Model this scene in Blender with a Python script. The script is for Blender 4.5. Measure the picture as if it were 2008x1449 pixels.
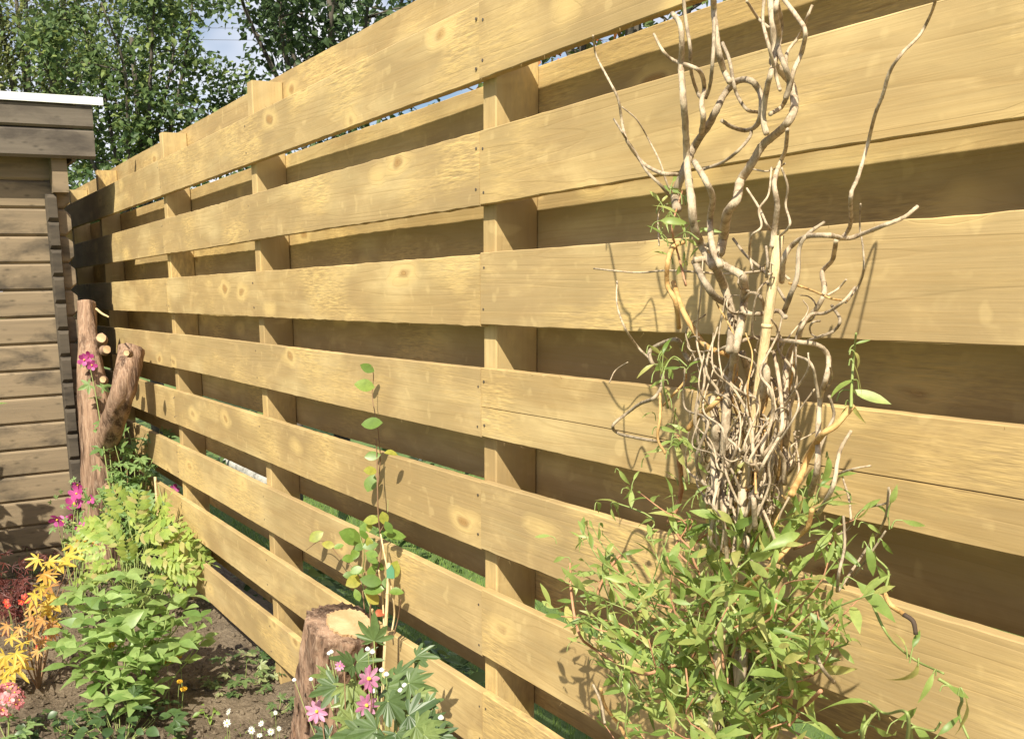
import bpy, math, random
import numpy as np
from mathutils import Vector, Matrix
from mathutils import noise as mnoise

for o in list(bpy.data.objects): bpy.data.objects.remove(o)
scene = bpy.context.scene
COL = scene.collection
rnd = random.Random(7)

# ------------------------------------------------------------------ camera
# fence runs along X (front face of its front boards at y = 0), camera on the -y side
F_PX, IMW, IMH = 1896.19, 2008.0, 1449.0
PPX, PPY = 752.49, 946.21
CAM = np.array([1.76, -1.1391, 1.4325])
_yaw, _pit, _rol = 1.099, 0.1993, -0.0251
_F = np.array([-math.sin(_yaw)*math.cos(_pit), math.cos(_yaw)*math.cos(_pit), -math.sin(_pit)])
_R0 = np.array([math.cos(_yaw), math.sin(_yaw), 0.0]); _U0 = np.cross(_R0, _F)
_R = _R0*math.cos(_rol) + _U0*math.sin(_rol); _U = -_R0*math.sin(_rol) + _U0*math.cos(_rol)
cd = bpy.data.cameras.new('camera'); cam = bpy.data.objects.new('camera', cd); COL.objects.link(cam)
cd.sensor_fit = 'HORIZONTAL'; cd.sensor_width = 36.0; cd.lens = 36.0*F_PX/IMW
cd.shift_x = (IMW/2-PPX)/IMW; cd.shift_y = (PPY-IMH/2)/IMW
cd.clip_start = 0.02; cd.clip_end = 2000
M = Matrix(((_R[0], _U[0], -_F[0], CAM[0]), (_R[1], _U[1], -_F[1], CAM[1]), (_R[2], _U[2], -_F[2], CAM[2]), (0, 0, 0, 1)))
cam.matrix_world = M
scene.camera = cam

def ray(x, y): return _F + _R*(x-PPX)/F_PX + _U*(PPY-y)/F_PX
def onY(x, y, Y=0.0):
    d = ray(x, y); return Vector(CAM + d*(Y-CAM[1])/d[1])
def onZ(x, y, Z=0.0):
    d = ray(x, y); return Vector(CAM + d*(Z-CAM[2])/d[2])
def onX(x, y, X=0.0):
    d = ray(x, y); return Vector(CAM + d*(X-CAM[0])/d[0])
def atD(x, y, dep): return Vector(CAM + ray(x, y)*dep)

# ------------------------------------------------------------------ world, sun, exposure
SUN = Vector((1.0, -1.0, 1.42)).normalized()
sun_el = math.asin(SUN.z); sun_az = math.atan2(SUN.x, SUN.y)     # clockwise from +y
w = bpy.data.worlds.new('World'); scene.world = w; w.use_nodes = True
nt = w.node_tree; nt.nodes.clear()
out = nt.nodes.new('ShaderNodeOutputWorld'); bg = nt.nodes.new('ShaderNodeBackground')
sky = nt.nodes.new('ShaderNodeTexSky'); sky.sky_type = 'NISHITA'; sky.sun_disc = False
sky.sun_elevation = sun_el; sky.sun_rotation = sun_az; sky.dust_density = 1.2; sky.ozone_density = 1.4
tc = nt.nodes.new('ShaderNodeTexCoord'); mp = nt.nodes.new('ShaderNodeMapping'); mp.inputs['Scale'].default_value = (1.0, 1.0, 2.2)
nz = nt.nodes.new('ShaderNodeTexNoise'); nz.inputs['Scale'].default_value = 2.6; nz.inputs['Detail'].default_value = 4; nz.inputs['Roughness'].default_value = 0.55
rp = nt.nodes.new('ShaderNodeValToRGB'); rp.color_ramp.elements[0].position = 0.42; rp.color_ramp.elements[1].position = 0.58
mx = nt.nodes.new('ShaderNodeMix'); mx.data_type = 'RGBA'
nt.links.new(tc.outputs['Generated'], mp.inputs[0]); nt.links.new(mp.outputs[0], nz.inputs['Vector']); nt.links.new(nz.outputs[0], rp.inputs[0])
nt.links.new(rp.outputs[0], mx.inputs[0]); nt.links.new(sky.outputs[0], mx.inputs[6]); mx.inputs[7].default_value = (8.6, 8.6, 9.2, 1)
nt.links.new(mx.outputs[2], bg.inputs[0]); bg.inputs[1].default_value = 0.075
nt.links.new(bg.outputs[0], out.inputs[0])
sl = bpy.data.lights.new('sun', 'SUN'); sl.energy = 5.0; sl.angle = math.radians(0.53); sl.color = (1.0, 0.945, 0.775)
so = bpy.data.objects.new('sun', sl); COL.objects.link(so); so.rotation_euler = SUN.to_track_quat('Z', 'Y').to_euler(); so.location = (6, -6, 9)
scene.view_settings.view_transform = 'Standard'; scene.view_settings.look = 'None'
scene.view_settings.exposure = 0.70; scene.view_settings.gamma = 1.0
scene.render.engine = 'CYCLES'
scene.cycles.max_bounces = 5; scene.cycles.diffuse_bounces = 3; scene.cycles.glossy_bounces = 2; scene.cycles.transmission_bounces = 2; scene.cycles.transparent_max_bounces = 4

# ------------------------------------------------------------------ helpers
def mesh(name, verts, faces, mat=None, smooth=False, matidx=None):
    me = bpy.data.meshes.new(name); me.from_pydata([tuple(v) for v in verts], [], faces)
    mats = mat if isinstance(mat, (list, tuple)) else [mat]
    for m in mats:
        if m: me.materials.append(m)
    if smooth: me.polygons.foreach_set('use_smooth', [True]*len(me.polygons))
    if matidx is not None: me.polygons.foreach_set('material_index', matidx)
    me.update(); return me
def ob(name, me, parent=None, mw=None, kind=None):
    o = bpy.data.objects.new(name, me); COL.objects.link(o)
    if parent is not None: o.parent = parent
    if mw is not None: o.matrix_basis = mw
    if kind: o['kind'] = kind
    return o
def tag(o, label, cat, group=None, kind=None):
    o['label'] = label; o['category'] = cat
    if group: o['group'] = group
    if kind: o['kind'] = kind
    return o
def thing(name, label, cat, loc, group=None):
    o = bpy.data.objects.new(name, None); COL.objects.link(o); o.location = loc; o.empty_display_size = 0.05
    o['base'] = [float(c) for c in loc]
    return tag(o, label, cat, group)
def base(o): return Vector(o['base'])
def rel(root, pts): b = base(root); return [Vector(p)-b for p in pts]

class MB:
    def __init__(s): s.v = []; s.f = []; s.mi = []
    def add(s, v, f, mi=0):
        k = len(s.v); s.v += [Vector(p) for p in v]; s.f += [tuple(i+k for i in q) for q in f]; s.mi += [mi]*len(f)
    def box(s, x0, x1, y0, y1, z0, z1, mi=0):
        s.add([(x0,y0,z0),(x1,y0,z0),(x1,y1,z0),(x0,y1,z0),(x0,y0,z1),(x1,y0,z1),(x1,y1,z1),(x0,y1,z1)],
              [(0,3,2,1),(4,5,6,7),(0,1,5,4),(1,2,6,5),(2,3,7,6),(3,0,4,7)], mi)
    def me(s, name, mat, smooth=False): return mesh(name, s.v, s.f, mat, smooth, s.mi)

def catmull(pts, n):
    P = [Vector(p) for p in pts]
    if len(P) < 3: return [P[0].lerp(P[-1], i/n) for i in range(n+1)]
    P = [P[0]*2-P[1]] + P + [P[-1]*2-P[-2]]
    res = []; segs = len(P)-3
    for i in range(n+1):
        u = i/n*segs; k = min(int(u), segs-1); t = u-k
        a, b, c, d = P[k:k+4]
        res.append(0.5*((2*b)+(c-a)*t+(2*a-5*b+4*c-d)*t*t+(3*b-a-3*c+d)*t*t*t))
    return res
def tube(mb, pts, r0, r1, sides=6, cap=True, bump=0.0, mi=0, nseg=None, radii=None):
    n = nseg or max(4, (len(pts)-1)*4)
    P = catmull(pts, n); N = len(P)
    t = (P[1]-P[0]).normalized(); up = Vector((0.3, 0.2, 1)) if abs(t.z) < 0.9 else Vector((1, 0.2, 0))
    a = t.cross(up).normalized(); V = []; Fc = []
    for i, p in enumerate(P):
        tt = (P[min(i+1, N-1)]-P[max(i-1, 0)])
        if tt.length > 1e-9: t = tt.normalized()
        a = (a - t*a.dot(t)).normalized(); b = t.cross(a)
        u = i/(N-1); r = r0+(r1-r0)*u if radii is None else np.interp(u, np.linspace(0, 1, len(radii)), radii)
        for k in range(sides):
            an = 2*math.pi*k/sides
            rr = r*(1+bump*rnd.uniform(-1, 1))
            V.append(p+(a*math.cos(an)+b*math.sin(an))*rr)
    for i in range(N-1):
        for k in range(sides):
            k2 = (k+1) % sides
            Fc.append((i*sides+k, i*sides+k2, (i+1)*sides+k2, (i+1)*sides+k))
    if cap:
        Fc.append(tuple(range(sides-1, -1, -1))); Fc.append(tuple((N-1)*sides+k for k in range(sides)))
    mb.add(V, Fc, mi); return P

# leaf meshes: base at origin, along +X, normal +Z
def leaf_mesh(name, mat, prof, fold=0.25, curl=0.3, twist=0.0, n=6, wave=0.0):
    V = []; Fc = []
    for i in range(n+1):
        t = i/n; wd = np.interp(t, [p[0] for p in prof], [p[1] for p in prof])
        z = -curl*t*t*0.5; x = t*(1-0.12*curl*t)
        tw = twist*t
        for s in (-1, 0, 1):
            yy = s*wd; zz = abs(s)*wd*fold + wave*math.sin(7*t+s)*wd
            V.append(Vector((x, yy*math.cos(tw)-zz*math.sin(tw), z+yy*math.sin(tw)+zz*math.cos(tw))))
    for i in range(n):
        for k in range(2):
            a = i*3+k; Fc.append((a, a+3, a+4, a+1))
    return mesh(name, V, Fc, mat, True)
def lobed_mesh(name, mat, lobes, inner=0.45, rear=True, cup=0.15, serr=0.0, width=1.0, seed=0):
    # lobes: list of (angle deg, length); outline alternates tips and notches; petiole joins at origin
    r = random.Random(seed); pts = []
    L = sorted(lobes)
    for i, (a, l) in enumerate(L):
        w2 = 15*width
        for da, f in ((-w2, 0.62), (-w2*0.45, 0.86), (0, 1.0), (w2*0.45, 0.86), (w2, 0.62)):
            pts.append((a+da, l*f*(1+serr*r.uniform(-1, 1))))
        if i < len(L)-1:
            a2, l2 = L[i+1]; pts.append(((a+a2)/2, inner*min(l, l2)))
    V = [Vector((0, 0, 0))]
    for a, l in pts:
        x = l*math.cos(math.radians(a)); y = l*math.sin(math.radians(a))
        V.append(Vector((x, y, cup*(-(l*l)*0.6+0.25*abs(math.sin(math.radians(a*3)))*l) + r.uniform(-.02, .02))))
    Fc = [(0, i, i+1) for i in range(1, len(V)-1)]
    return mesh(name, V, Fc, mat, False)
def orient(pos, d, nrm, size, sw=1.0):
    x = Vector(d).normalized(); z = Vector(nrm); z = (z-x*z.dot(x))
    if z.length < 1e-4: z = x.orthogonal()
    z.normalize(); y = z.cross(x)
    return Matrix(((x.x*size, y.x*size*sw, z.x*size, pos[0]), (x.y*size, y.y*size*sw, z.y*size, pos[1]), (x.z*size, y.z*size*sw, z.z*size, pos[2]), (0, 0, 0, 1)))
def rvec(s=1.0): return Vector((rnd.gauss(0, s), rnd.gauss(0, s), rnd.gauss(0, s)))
def joined(mb, me, mw):
    mb.add([mw @ v.co for v in me.vertices], [tuple(p.vertices) for p in me.polygons])

# ------------------------------------------------------------------ materials
def newmat(name):
    m = bpy.data.materials.new(name); m.use_nodes = True; t = m.node_tree; t.nodes.clear()
    o = t.nodes.new('ShaderNodeOutputMaterial'); b = t.nodes.new('ShaderNodeBsdfPrincipled'); t.links.new(b.outputs[0], o.inputs[0])
    return m, t, b, o
class NG:
    def __init__(s, t): s.t = t
    def n(s, typ, **kw):
        x = s.t.nodes.new(typ)
        for k, v in kw.items(): setattr(x, k, v)
        return x
    def set(s, node, inp, val):
        i = node.inputs[inp]
        if isinstance(val, bpy.types.NodeSocket): s.t.links.new(val, i)
        else: i.default_value = val
    def coord(s, scale=(1, 1, 1), kind='Object', rand=0.0, loc=(0, 0, 0)):
        tcn = s.n('ShaderNodeTexCoord'); m = s.n('ShaderNodeMapping'); s.set(m, 0, tcn.outputs[kind]); m.inputs['Scale'].default_value = scale; m.inputs['Location'].default_value = loc
        if rand:
            oi = s.n('ShaderNodeObjectInfo'); v = s.n('ShaderNodeVectorMath', operation='SCALE'); v.inputs[0].default_value = (rand, rand*1.7, rand*2.3)
            s.t.links.new(oi.outputs['Random'], v.inputs['Scale'])
            a = s.n('ShaderNodeVectorMath', operation='ADD'); s.set(a, 0, m.outputs[0]); s.set(a, 1, v.outputs[0]); return a.outputs[0]
        return m.outputs[0]
    def noise(s, vec, scale, detail=4, rough=0.55, dist=0.0):
        x = s.n('ShaderNodeTexNoise'); s.set(x, 'Vector', vec); s.set(x, 'Scale', scale); s.set(x, 'Detail', detail); s.set(x, 'Roughness', rough); s.set(x, 'Distortion', dist); return x.outputs[0]
    def ramp(s, val, stops):
        x = s.n('ShaderNodeValToRGB'); s.set(x, 0, val); cr = x.color_ramp
        while len(cr.elements) < len(stops): cr.elements.new(0.5)
        for e, (p, c) in zip(cr.elements, stops):
            e.position = p; e.color = (c, c, c, 1) if isinstance(c, (int, float)) else (*c, 1)
        return x.outputs[0]
    def mix(s, f, a, b, mode='MIX'):
        x = s.n('ShaderNodeMix', data_type='RGBA', blend_type=mode)
        s.set(x, 0, f)
        for i, v in ((6, a), (7, b)): s.set(x, i, v if isinstance(v, bpy.types.NodeSocket) else (*v, 1))
        return x.outputs[2]
    def math(s, op, a, b=0.0, c=None):
        x = s.n('ShaderNodeMath', operation=op); s.set(x, 0, a); s.set(x, 1, b)
        if c is not None: s.set(x, 2, c)
        return x.outputs[0]
    def bump(s, bsdf, h, strength=0.3, dist=0.005):
        x = s.n('ShaderNodeBump'); s.set(x, 'Height', h); s.set(x, 'Strength', strength); s.set(x, 'Distance', dist); s.t.links.new(x.outputs[0], bsdf.inputs['Normal'])

def pine_material():
    m, t, b, o = newmat('treated_pine'); g = NG(t)
    v = g.coord((1, 1, 1), rand=31.0)
    # knots: sparse cells stretched along the grain
    kc = g.n('ShaderNodeMapping'); g.set(kc, 0, v); kc.inputs['Scale'].default_value = (4.2, 3.0, 8.5)
    warp = g.n('ShaderNodeVectorMath', operation='ADD'); nw = g.n('ShaderNodeTexNoise'); g.set(nw, 'Vector', v); g.set(nw, 'Scale', 9.0); g.set(nw, 'Detail', 2)
    sc = g.n('ShaderNodeVectorMath', operation='SCALE'); g.set(sc, 0, nw.outputs['Color']); sc.inputs['Scale'].default_value = 0.35
    g.set(warp, 0, kc.outputs[0]); g.set(warp, 1, sc.outputs[0])
    vo = g.n('ShaderNodeTexVoronoi'); g.set(vo, 'Vector', warp.outputs[0]); vo.inputs['Scale'].default_value = 1.0; vo.inputs['Randomness'].default_value = 1.0
    sx = g.n('ShaderNodeSeparateColor'); g.set(sx, 0, vo.outputs['Color'])
    keep = g.ramp(sx.outputs[0], [(0.50, 1.0), (0.52, 0.0)])
    kd = g.math('ADD', vo.outputs['Distance'], g.math('MULTIPLY', keep, 0.8))
    knot = g.ramp(kd, [(0.0, 1.0), (0.07, 0.9), (0.13, 0.0)])
    halo = g.ramp(kd, [(0.10, 0.0), (0.16, 1.0), (0.34, 0.0)])
    # annual rings seen along the face, bending round the knots
    gv = g.n('ShaderNodeMapping'); g.set(gv, 0, v); gv.inputs['Scale'].default_value = (0.55, 6.0, 11.0)
    low = g.noise(gv.outputs[0], 0.9, 2, 0.5)
    ksum = g.math('MULTIPLY', g.ramp(kd, [(0.0, 1.0), (0.32, 0.0)]), 0.16)
    ph = g.math('ADD', g.math('MULTIPLY', low, 1.0), ksum)
    bands = g.math('FRACT', g.math('MULTIPLY', ph, 13.0))
    line = g.ramp(bands, [(0.0, 1.0), (0.10, 0.55), (0.45, 0.0), (0.92, 0.12), (1.0, 1.0)])
    fv = g.n('ShaderNodeMapping'); g.set(fv, 0, v); fv.inputs['Scale'].default_value = (6, 80, 190)
    fine = g.noise(fv.outputs[0], 1.0, 2, 0.6)
    # pale upright marks where the knots bleed resin, planer chatter
    sv = g.n('ShaderNodeMapping'); g.set(sv, 0, v); sv.inputs['Scale'].default_value = (15, 3, 10)
    st = g.noise(sv.outputs[0], 1.0, 3, 0.6, 0.8)
    streak = g.math('MULTIPLY', g.ramp(st, [(0.58, 0.0), (0.74, 1.0)]), g.ramp(g.noise(v, 2.6, 1, 0.5), [(0.50, 0.0), (0.64, 1.0)]))
    spv = g.n('ShaderNodeMapping'); g.set(spv, 0, v); spv.inputs['Scale'].default_value = (30, 9, 26)
    speck = g.ramp(g.noise(spv.outputs[0], 1.0, 1, 0.5), [(0.66, 0.0), (0.74, 1.0)])
    blot = g.noise(v, 3.1, 2, 0.55)
    oi = g.n('ShaderNodeObjectInfo')
    tone = g.ramp(oi.outputs['Random'], [(0.0, 0.0), (1.0, 1.0)])
    ca = g.mix(tone, (0.455, 0.31, 0.135), (0.60, 0.435, 0.20))
    cb = g.mix(g.ramp(blot, [(0.36, 0.0), (0.66, 1.0)]), (0.365, 0.245, 0.11), ca)
    bv = g.n('ShaderNodeMapping'); g.set(bv, 0, v); bv.inputs['Scale'].default_value = (0.7, 1.0, 9.0)
    cb = g.mix(g.math('MULTIPLY', g.ramp(g.noise(bv.outputs[0], 1.0, 2, 0.6), [(0.42, 0.0), (0.60, 1.0)]), 0.5), cb, (0.34, 0.235, 0.11))
    bv2 = g.n('ShaderNodeMapping'); g.set(bv2, 0, v); bv2.inputs['Scale'].default_value = (1.6, 1.0, 5.0)
    cb = g.mix(g.math('MULTIPLY', g.ramp(g.noise(bv2.outputs[0], 1.3, 2, 0.6), [(0.52, 0.0), (0.68, 1.0)]), 0.55), cb, (0.70, 0.54, 0.27))
    cc = g.mix(g.math('MULTIPLY', g.math('MULTIPLY', line, g.ramp(blot, [(0.40, 0.15), (0.6, 1.0)])), 0.36), cb, (0.29, 0.18, 0.065))
    r2 = g.math('FRACT', g.math('MULTIPLY', oi.outputs['Random'], 17.3))
    cb2 = g.mix(g.math('MULTIPLY', r2, 0.30), cc, (0.40, 0.30, 0.165))
    mv = g.n('ShaderNodeMapping'); g.set(mv, 0, v); mv.inputs['Scale'].default_value = (5.5, 5, 11)
    mot = g.noise(mv.outputs[0], 1.0, 4, 0.65, 0.5)
    cc = g.mix(g.math('MULTIPLY', g.ramp(mot, [(0.44, 0.0), (0.66, 1.0)]), 0.38), cb2, (0.31, 0.225, 0.105))
    cc = g.mix(g.math('MULTIPLY', g.ramp(mot, [(0.30, 1.0), (0.44, 0.0)]), 0.34), cc, (0.68, 0.50, 0.235))
    cc = g.mix(g.math('MULTIPLY', g.ramp(fine, [(0.42, 0.0), (0.75, 1.0)]), 0.30), cc, (0.36, 0.23, 0.085))
    cc = g.mix(g.math('MULTIPLY', streak, 0.18), cc, (0.72, 0.56, 0.29))
    cc = g.mix(g.math('MULTIPLY', speck, 0.22), cc, (0.72, 0.54, 0.26))
    cc = g.mix(g.math('MULTIPLY', halo, 0.6), cc, (0.70, 0.50, 0.21))
    kr = g.math('FRACT', g.math('MULTIPLY', kd, 42.0))
    kcol = g.mix(kr, (0.27, 0.14, 0.05), (0.47, 0.28, 0.10))
    cc = g.mix(g.math('MULTIPLY', knot, 0.85), cc, kcol)
    # hairy rough-sawn patches
    pm = g.ramp(g.noise(g.coord((1, 1, 2.0), rand=57.0), 2.3, 2, 0.5), [(0.50, 0.0), (0.64, 1.0)])
    rv = g.n('ShaderNodeMapping'); g.set(rv, 0, v); rv.inputs['Scale'].default_value = (24, 60, 200)
    rough = g.noise(rv.outputs[0], 1.0, 2, 0.7)
    cc = g.mix(g.math('MULTIPLY', pm, g.ramp(rough, [(0.35, 0.0), (0.7, 0.85)])), cc, (0.68, 0.475, 0.19))
    g.set(b, 'Base Color', cc); g.set(b, 'Roughness', 0.72); g.set(b, 'Specular IOR Level', 0.28)
    h = g.math('ADD', g.math('MULTIPLY', fine, 0.5), g.math('MULTIPLY', g.math('MULTIPLY', pm, rough), 1.3))
    h = g.math('SUBTRACT', h, g.math('MULTIPLY', line, 0.25)); h = g.math('ADD', h, g.math('MULTIPLY', knot, 0.3))
    g.bump(b, h, 0.5, 0.0020)
    return m

def shed_material(name, c0, c1, c2, axis='y'):
    m, t, b, o = newmat(name); g = NG(t)
    v = g.coord((1, 1, 1), rand=23.0)
    gv = g.n('ShaderNodeMapping'); g.set(gv, 0, v); gv.inputs['Scale'].default_value = (26, 1.6, 34) if axis == 'y' else (1.6, 26, 34)
    gr = g.noise(gv.outputs[0], 1.0, 5, 0.6, 0.2)
    pv = g.n('ShaderNodeMapping'); g.set(pv, 0, v); pv.inputs['Scale'].default_value = (3, 2.2, 6)
    pt = g.noise(pv.outputs[0], 1.4, 5, 0.62, 0.3)
    vo = g.n('ShaderNodeTexVoronoi'); kv = g.n('ShaderNodeMapping'); g.set(kv, 0, v); kv.inputs['Scale'].default_value = (3, 2.3, 5.5); g.set(vo, 'Vector', kv.outputs[0])
    kn = g.ramp(vo.outputs['Distance'], [(0.0, 0.9), (0.06, 0.75), (0.16, 0.25), (0.24, 0.0)])
    c = g.mix(g.ramp(pt, [(0.34, 0.0), (0.52, 1.0)]), c0, c1)
    c = g.mix(g.math('MULTIPLY', g.ramp(gr, [(0.4, 0.0), (0.7, 1.0)]), 0.55), c, c2)
    c = g.mix(g.math('MULTIPLY', kn, 0.7), c, tuple(x*0.45 for x in c0))
    g.set(b, 'Base Color', c); g.set(b, 'Roughness', 0.75); g.set(b, 'Specular IOR Level', 0.25)
    g.bump(b, g.math('ADD', gr, g.math('MULTIPLY', kn, -0.4)), 0.5, 0.003)
    return m

def bark_material(name, c0, c1, c2, scale=1.0, vert=(16, 16, 2.2)):
    m, t, b, o = newmat(name); g = NG(t)
    v = g.coord(tuple(x*scale for x in vert), rand=9.0)
    a = g.noise(v, 1.0, 6, 0.65, 0.5); f = g.noise(v, 5.5, 4, 0.6)
    c = g.mix(g.ramp(a, [(0.38, 0.0), (0.48, 0.5), (0.6, 1.0)]), c0, c1)
    c = g.mix(g.math('MULTIPLY', g.ramp(f, [(0.5, 0.0), (0.75, 1.0)]), 0.6), c, c2)
    g.set(b, 'Base Color', c); g.set(b, 'Roughness', 0.85); g.set(b, 'Specular IOR Level', 0.2)
    g.bump(b, g.math('ADD', a, g.math('MULTIPLY', f, 0.4)), 0.9, 0.012/scale)
    return m
def cut_material():
    m, t, b, o = newmat('cut_wood'); g = NG(t)
    tcn = g.n('ShaderNodeTexCoord'); vm = g.n('ShaderNodeVectorMath', operation='LENGTH')
    wv = g.n('ShaderNodeVectorMath', operation='ADD'); nn = g.n('ShaderNodeTexNoise'); nn.inputs['Scale'].default_value = 9; g.set(nn, 'Vector', tcn.outputs['Object'])
    s2 = g.n('ShaderNodeVectorMath', operation='SCALE'); g.set(s2, 0, nn.outputs['Color']); s2.inputs['Scale'].default_value = 0.03
    g.set(wv, 0, tcn.outputs['Object']); g.set(wv, 1, s2.outputs[0]); g.set(vm, 0, wv.outputs[0])
    r = vm.outputs['Value']; ring = g.math('FRACT', g.math('MULTIPLY', r, 150.0))
    n2 = g.noise(g.coord((1, 1, 1)), 14.0, 4, 0.6)
    c = g.mix(g.ramp(n2, [(0.4, 0.0), (0.62, 1.0)]), (0.42, 0.27, 0.14), (0.58, 0.42, 0.24))
    c = g.mix(g.math('MULTIPLY', g.ramp(ring, [(0.0, 1.0), (0.3, 0.0), (1.0, 0.4)]), 0.35), c, (0.50, 0.24, 0.08))
    g.set(b, 'Base Color', c); g.set(b, 'Roughness', 0.7); g.bump(b, ring, 0.25, 0.002)
    return m
def leaf_material(name, c0, c1, trans=0.35, rough=0.4, c2=None, spec=0.5):
    m, t, b, o = newmat(name); g = NG(t)
    oi = g.n('ShaderNodeObjectInfo'); ge = g.n('ShaderNodeNewGeometry')
    r = g.math('FRACT', g.math('ADD', g.math('MULTIPLY', oi.outputs['Random'], 7.13), ge.outputs['Random Per Island']))
    stops = [(0.0, c0), (0.75, c1)] + ([(0.97, c2)] if c2 else [])
    c = g.ramp(r, stops)
    n = g.noise(g.coord((1, 1, 1)), 3.0, 3, 0.6)
    c = g.mix(g.math('MULTIPLY', g.ramp(n, [(0.4, 0.0), (0.7, 1.0)]), 0.35), c, tuple(x*0.55 for x in c0))
    g.set(b, 'Base Color', c); g.set(b, 'Roughness', rough); g.set(b, 'Specular IOR Level', spec)
    tr = g.n('ShaderNodeBsdfTranslucent'); hs = g.n('ShaderNodeHueSaturation'); g.set(hs, 'Color', c); hs.inputs['Value'].default_value = 1.35; hs.inputs['Hue'].default_value = 0.485; g.t.links.new(hs.outputs[0], tr.inputs[0])
    ms = g.n('ShaderNodeMixShader'); ms.inputs[0].default_value = trans
    g.t.links.new(b.outputs[0], ms.inputs[1]); g.t.links.new(tr.outputs[0], ms.inputs[2]); g.t.links.new(ms.outputs[0], o.inputs[0])
    return m
def plain(name, c, rough=0.6, spec=0.4, metal=0.0, var=0.12, scale=30.0):
    m, t, b, o = newmat(name); g = NG(t)
    n = g.noise(g.coord((1, 1, 1), rand=5.0), scale, 3, 0.6)
    g.set(b, 'Base Color', g.mix(n, tuple(x*(1-var) for x in c), tuple(min(1, x*(1+var)) for x in c))); g.set(b, 'Roughness', rough); g.set(b, 'Specular IOR Level', spec); g.set(b, 'Metallic', metal)
    return m
def soil_material():
    m, t, b, o = newmat('garden_soil'); g = NG(t)
    v = g.coord((1, 1, 1)); a = g.noise(v, 7.0, 6, 0.65); f = g.noise(v, 60.0, 5, 0.7); p = g.noise(v, 150.0, 2, 0.5)
    c = g.mix(g.ramp(a, [(0.35, 0.0), (0.68, 1.0)]), (0.10, 0.073, 0.05), (0.215, 0.165, 0.115))
    c = g.mix(g.math('MULTIPLY', g.ramp(f, [(0.45, 0.0), (0.7, 1.0)]), 0.6), c, (0.29, 0.225, 0.16))
    c = g.mix(g.math('MULTIPLY', g.ramp(p, [(0.68, 0.0), (0.74, 1.0)]), 0.6), c, (0.42, 0.33, 0.24))
    g.set(b, 'Base Color', c); g.set(b, 'Roughness', 0.95); g.set(b, 'Specular IOR Level', 0.15)
    g.bump(b, g.math('ADD', a, f), 0.9, 0.02)
    return m
def grass_ground():
    m, t, b, o = newmat('turf'); g = NG(t)
    v = g.coord((1, 1, 1)); a = g.noise(v, 2.0, 5, 0.6); f = g.noise(v, 90.0, 4, 0.7)
    c = g.mix(a, (0.10, 0.17, 0.035), (0.19, 0.28, 0.07)); c = g.mix(g.math('MULTIPLY', f, 0.5), c, (0.035, 0.06, 0.015))
    g.set(b, 'Base Color', c); g.set(b, 'Roughness', 0.9); g.bump(b, f, 0.8, 0.02); return m

PINE = pine_material()
SHED = shed_material('stained_log', (0.085, 0.067, 0.05), (0.275, 0.205, 0.132), (0.155, 0.118, 0.08))
SHED_END = shed_material('dark_log_end', (0.042, 0.034, 0.027), (0.10, 0.08, 0.06), (0.06, 0.048, 0.037))
FASCIA = shed_material('stained_fascia', (0.075, 0.061, 0.05), (0.165, 0.135, 0.105), (0.10, 0.08, 0.063))
BARK = bark_material('red_brown_bark', (0.085, 0.048, 0.032), (0.36, 0.225, 0.15), (0.55, 0.40, 0.29), 1.0, (24, 24, 3.0))
CUT = cut_material()
SOIL = soil_material(); TURF = grass_ground()
WHITE = plain('white_metal', (0.80, 0.80, 0.78), 0.4)
NAIL = plain('steel_nail', (0.18, 0.15, 0.12), 0.45, 0.5, 0.7)
FELT = plain('roof_felt', (0.10, 0.10, 0.11), 0.9)
CANE = bark_material('bamboo_cane', (0.55, 0.40, 0.20), (0.72, 0.56, 0.33), (0.62, 0.46, 0.25), 2.0, (20, 20, 6))
WIL_G = bark_material('grey_willow_bark', (0.27, 0.195, 0.125), (0.56, 0.44, 0.305), (0.66, 0.55, 0.41), 5.0, (14, 14, 7))
WIL_B = bark_material('brown_willow_bark', (0.20, 0.15, 0.10), (0.42, 0.33, 0.23), (0.52, 0.42, 0.30), 5.0, (14, 14, 7))
WIL_O = bark_material('orange_willow_bark', (0.46, 0.25, 0.09), (0.62, 0.40, 0.17), (0.58, 0.36, 0.15), 5.0, (14, 14, 7))
WIL_R = bark_material('red_willow_bark', (0.36, 0.17, 0.09), (0.50, 0.27, 0.16), (0.44, 0.22, 0.12), 5.0, (14, 14, 7))
STEM_G = plain('green_stem', (0.24, 0.29, 0.09), 0.5)
STEM_B = plain('brown_stem', (0.22, 0.13, 0.07), 0.7)
DRYTIP = plain('dead_twig_tip', (0.07, 0.045, 0.03), 0.8)

# ------------------------------------------------------------------ ground
gm = mesh('ground', [(-300, -300, -0.5), (300, -300, -0.5), (300, 300, -0.5), (-300, 300, -0.5)], [(0, 1, 2, 3)], TURF)
g_ = ob('ground', gm); g_['kind'] = 'structure'
def soil_h(x, y):
    p = Vector((x, y, 0))
    return 0.012+0.03*mnoise.noise(p*2.2)+0.022*mnoise.noise(p*9.0)+0.014*mnoise.noise(p*26.0)+0.03*min(max(0, y+0.35), .5)-0.62*min(max(0, y-0.25), .72)
def sheet(name, x0, x1, y0, y1, st, hf, mat):
    nx = int((x1-x0)/st)+1; ny = int((y1-y0)/st)+1
    V = [(x0+(x1-x0)*i/(nx-1), y0+(y1-y0)*j/(ny-1), 0) for j in range(ny) for i in range(nx)]
    V = [(x, y, hf(x, y)) for x, y, _ in V]
    Fc = [(j*nx+i, j*nx+i+1, (j+1)*nx+i+1, (j+1)*nx+i) for j in range(ny-1) for i in range(nx-1)]
    return mesh(name, V, Fc, mat, True)
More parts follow.
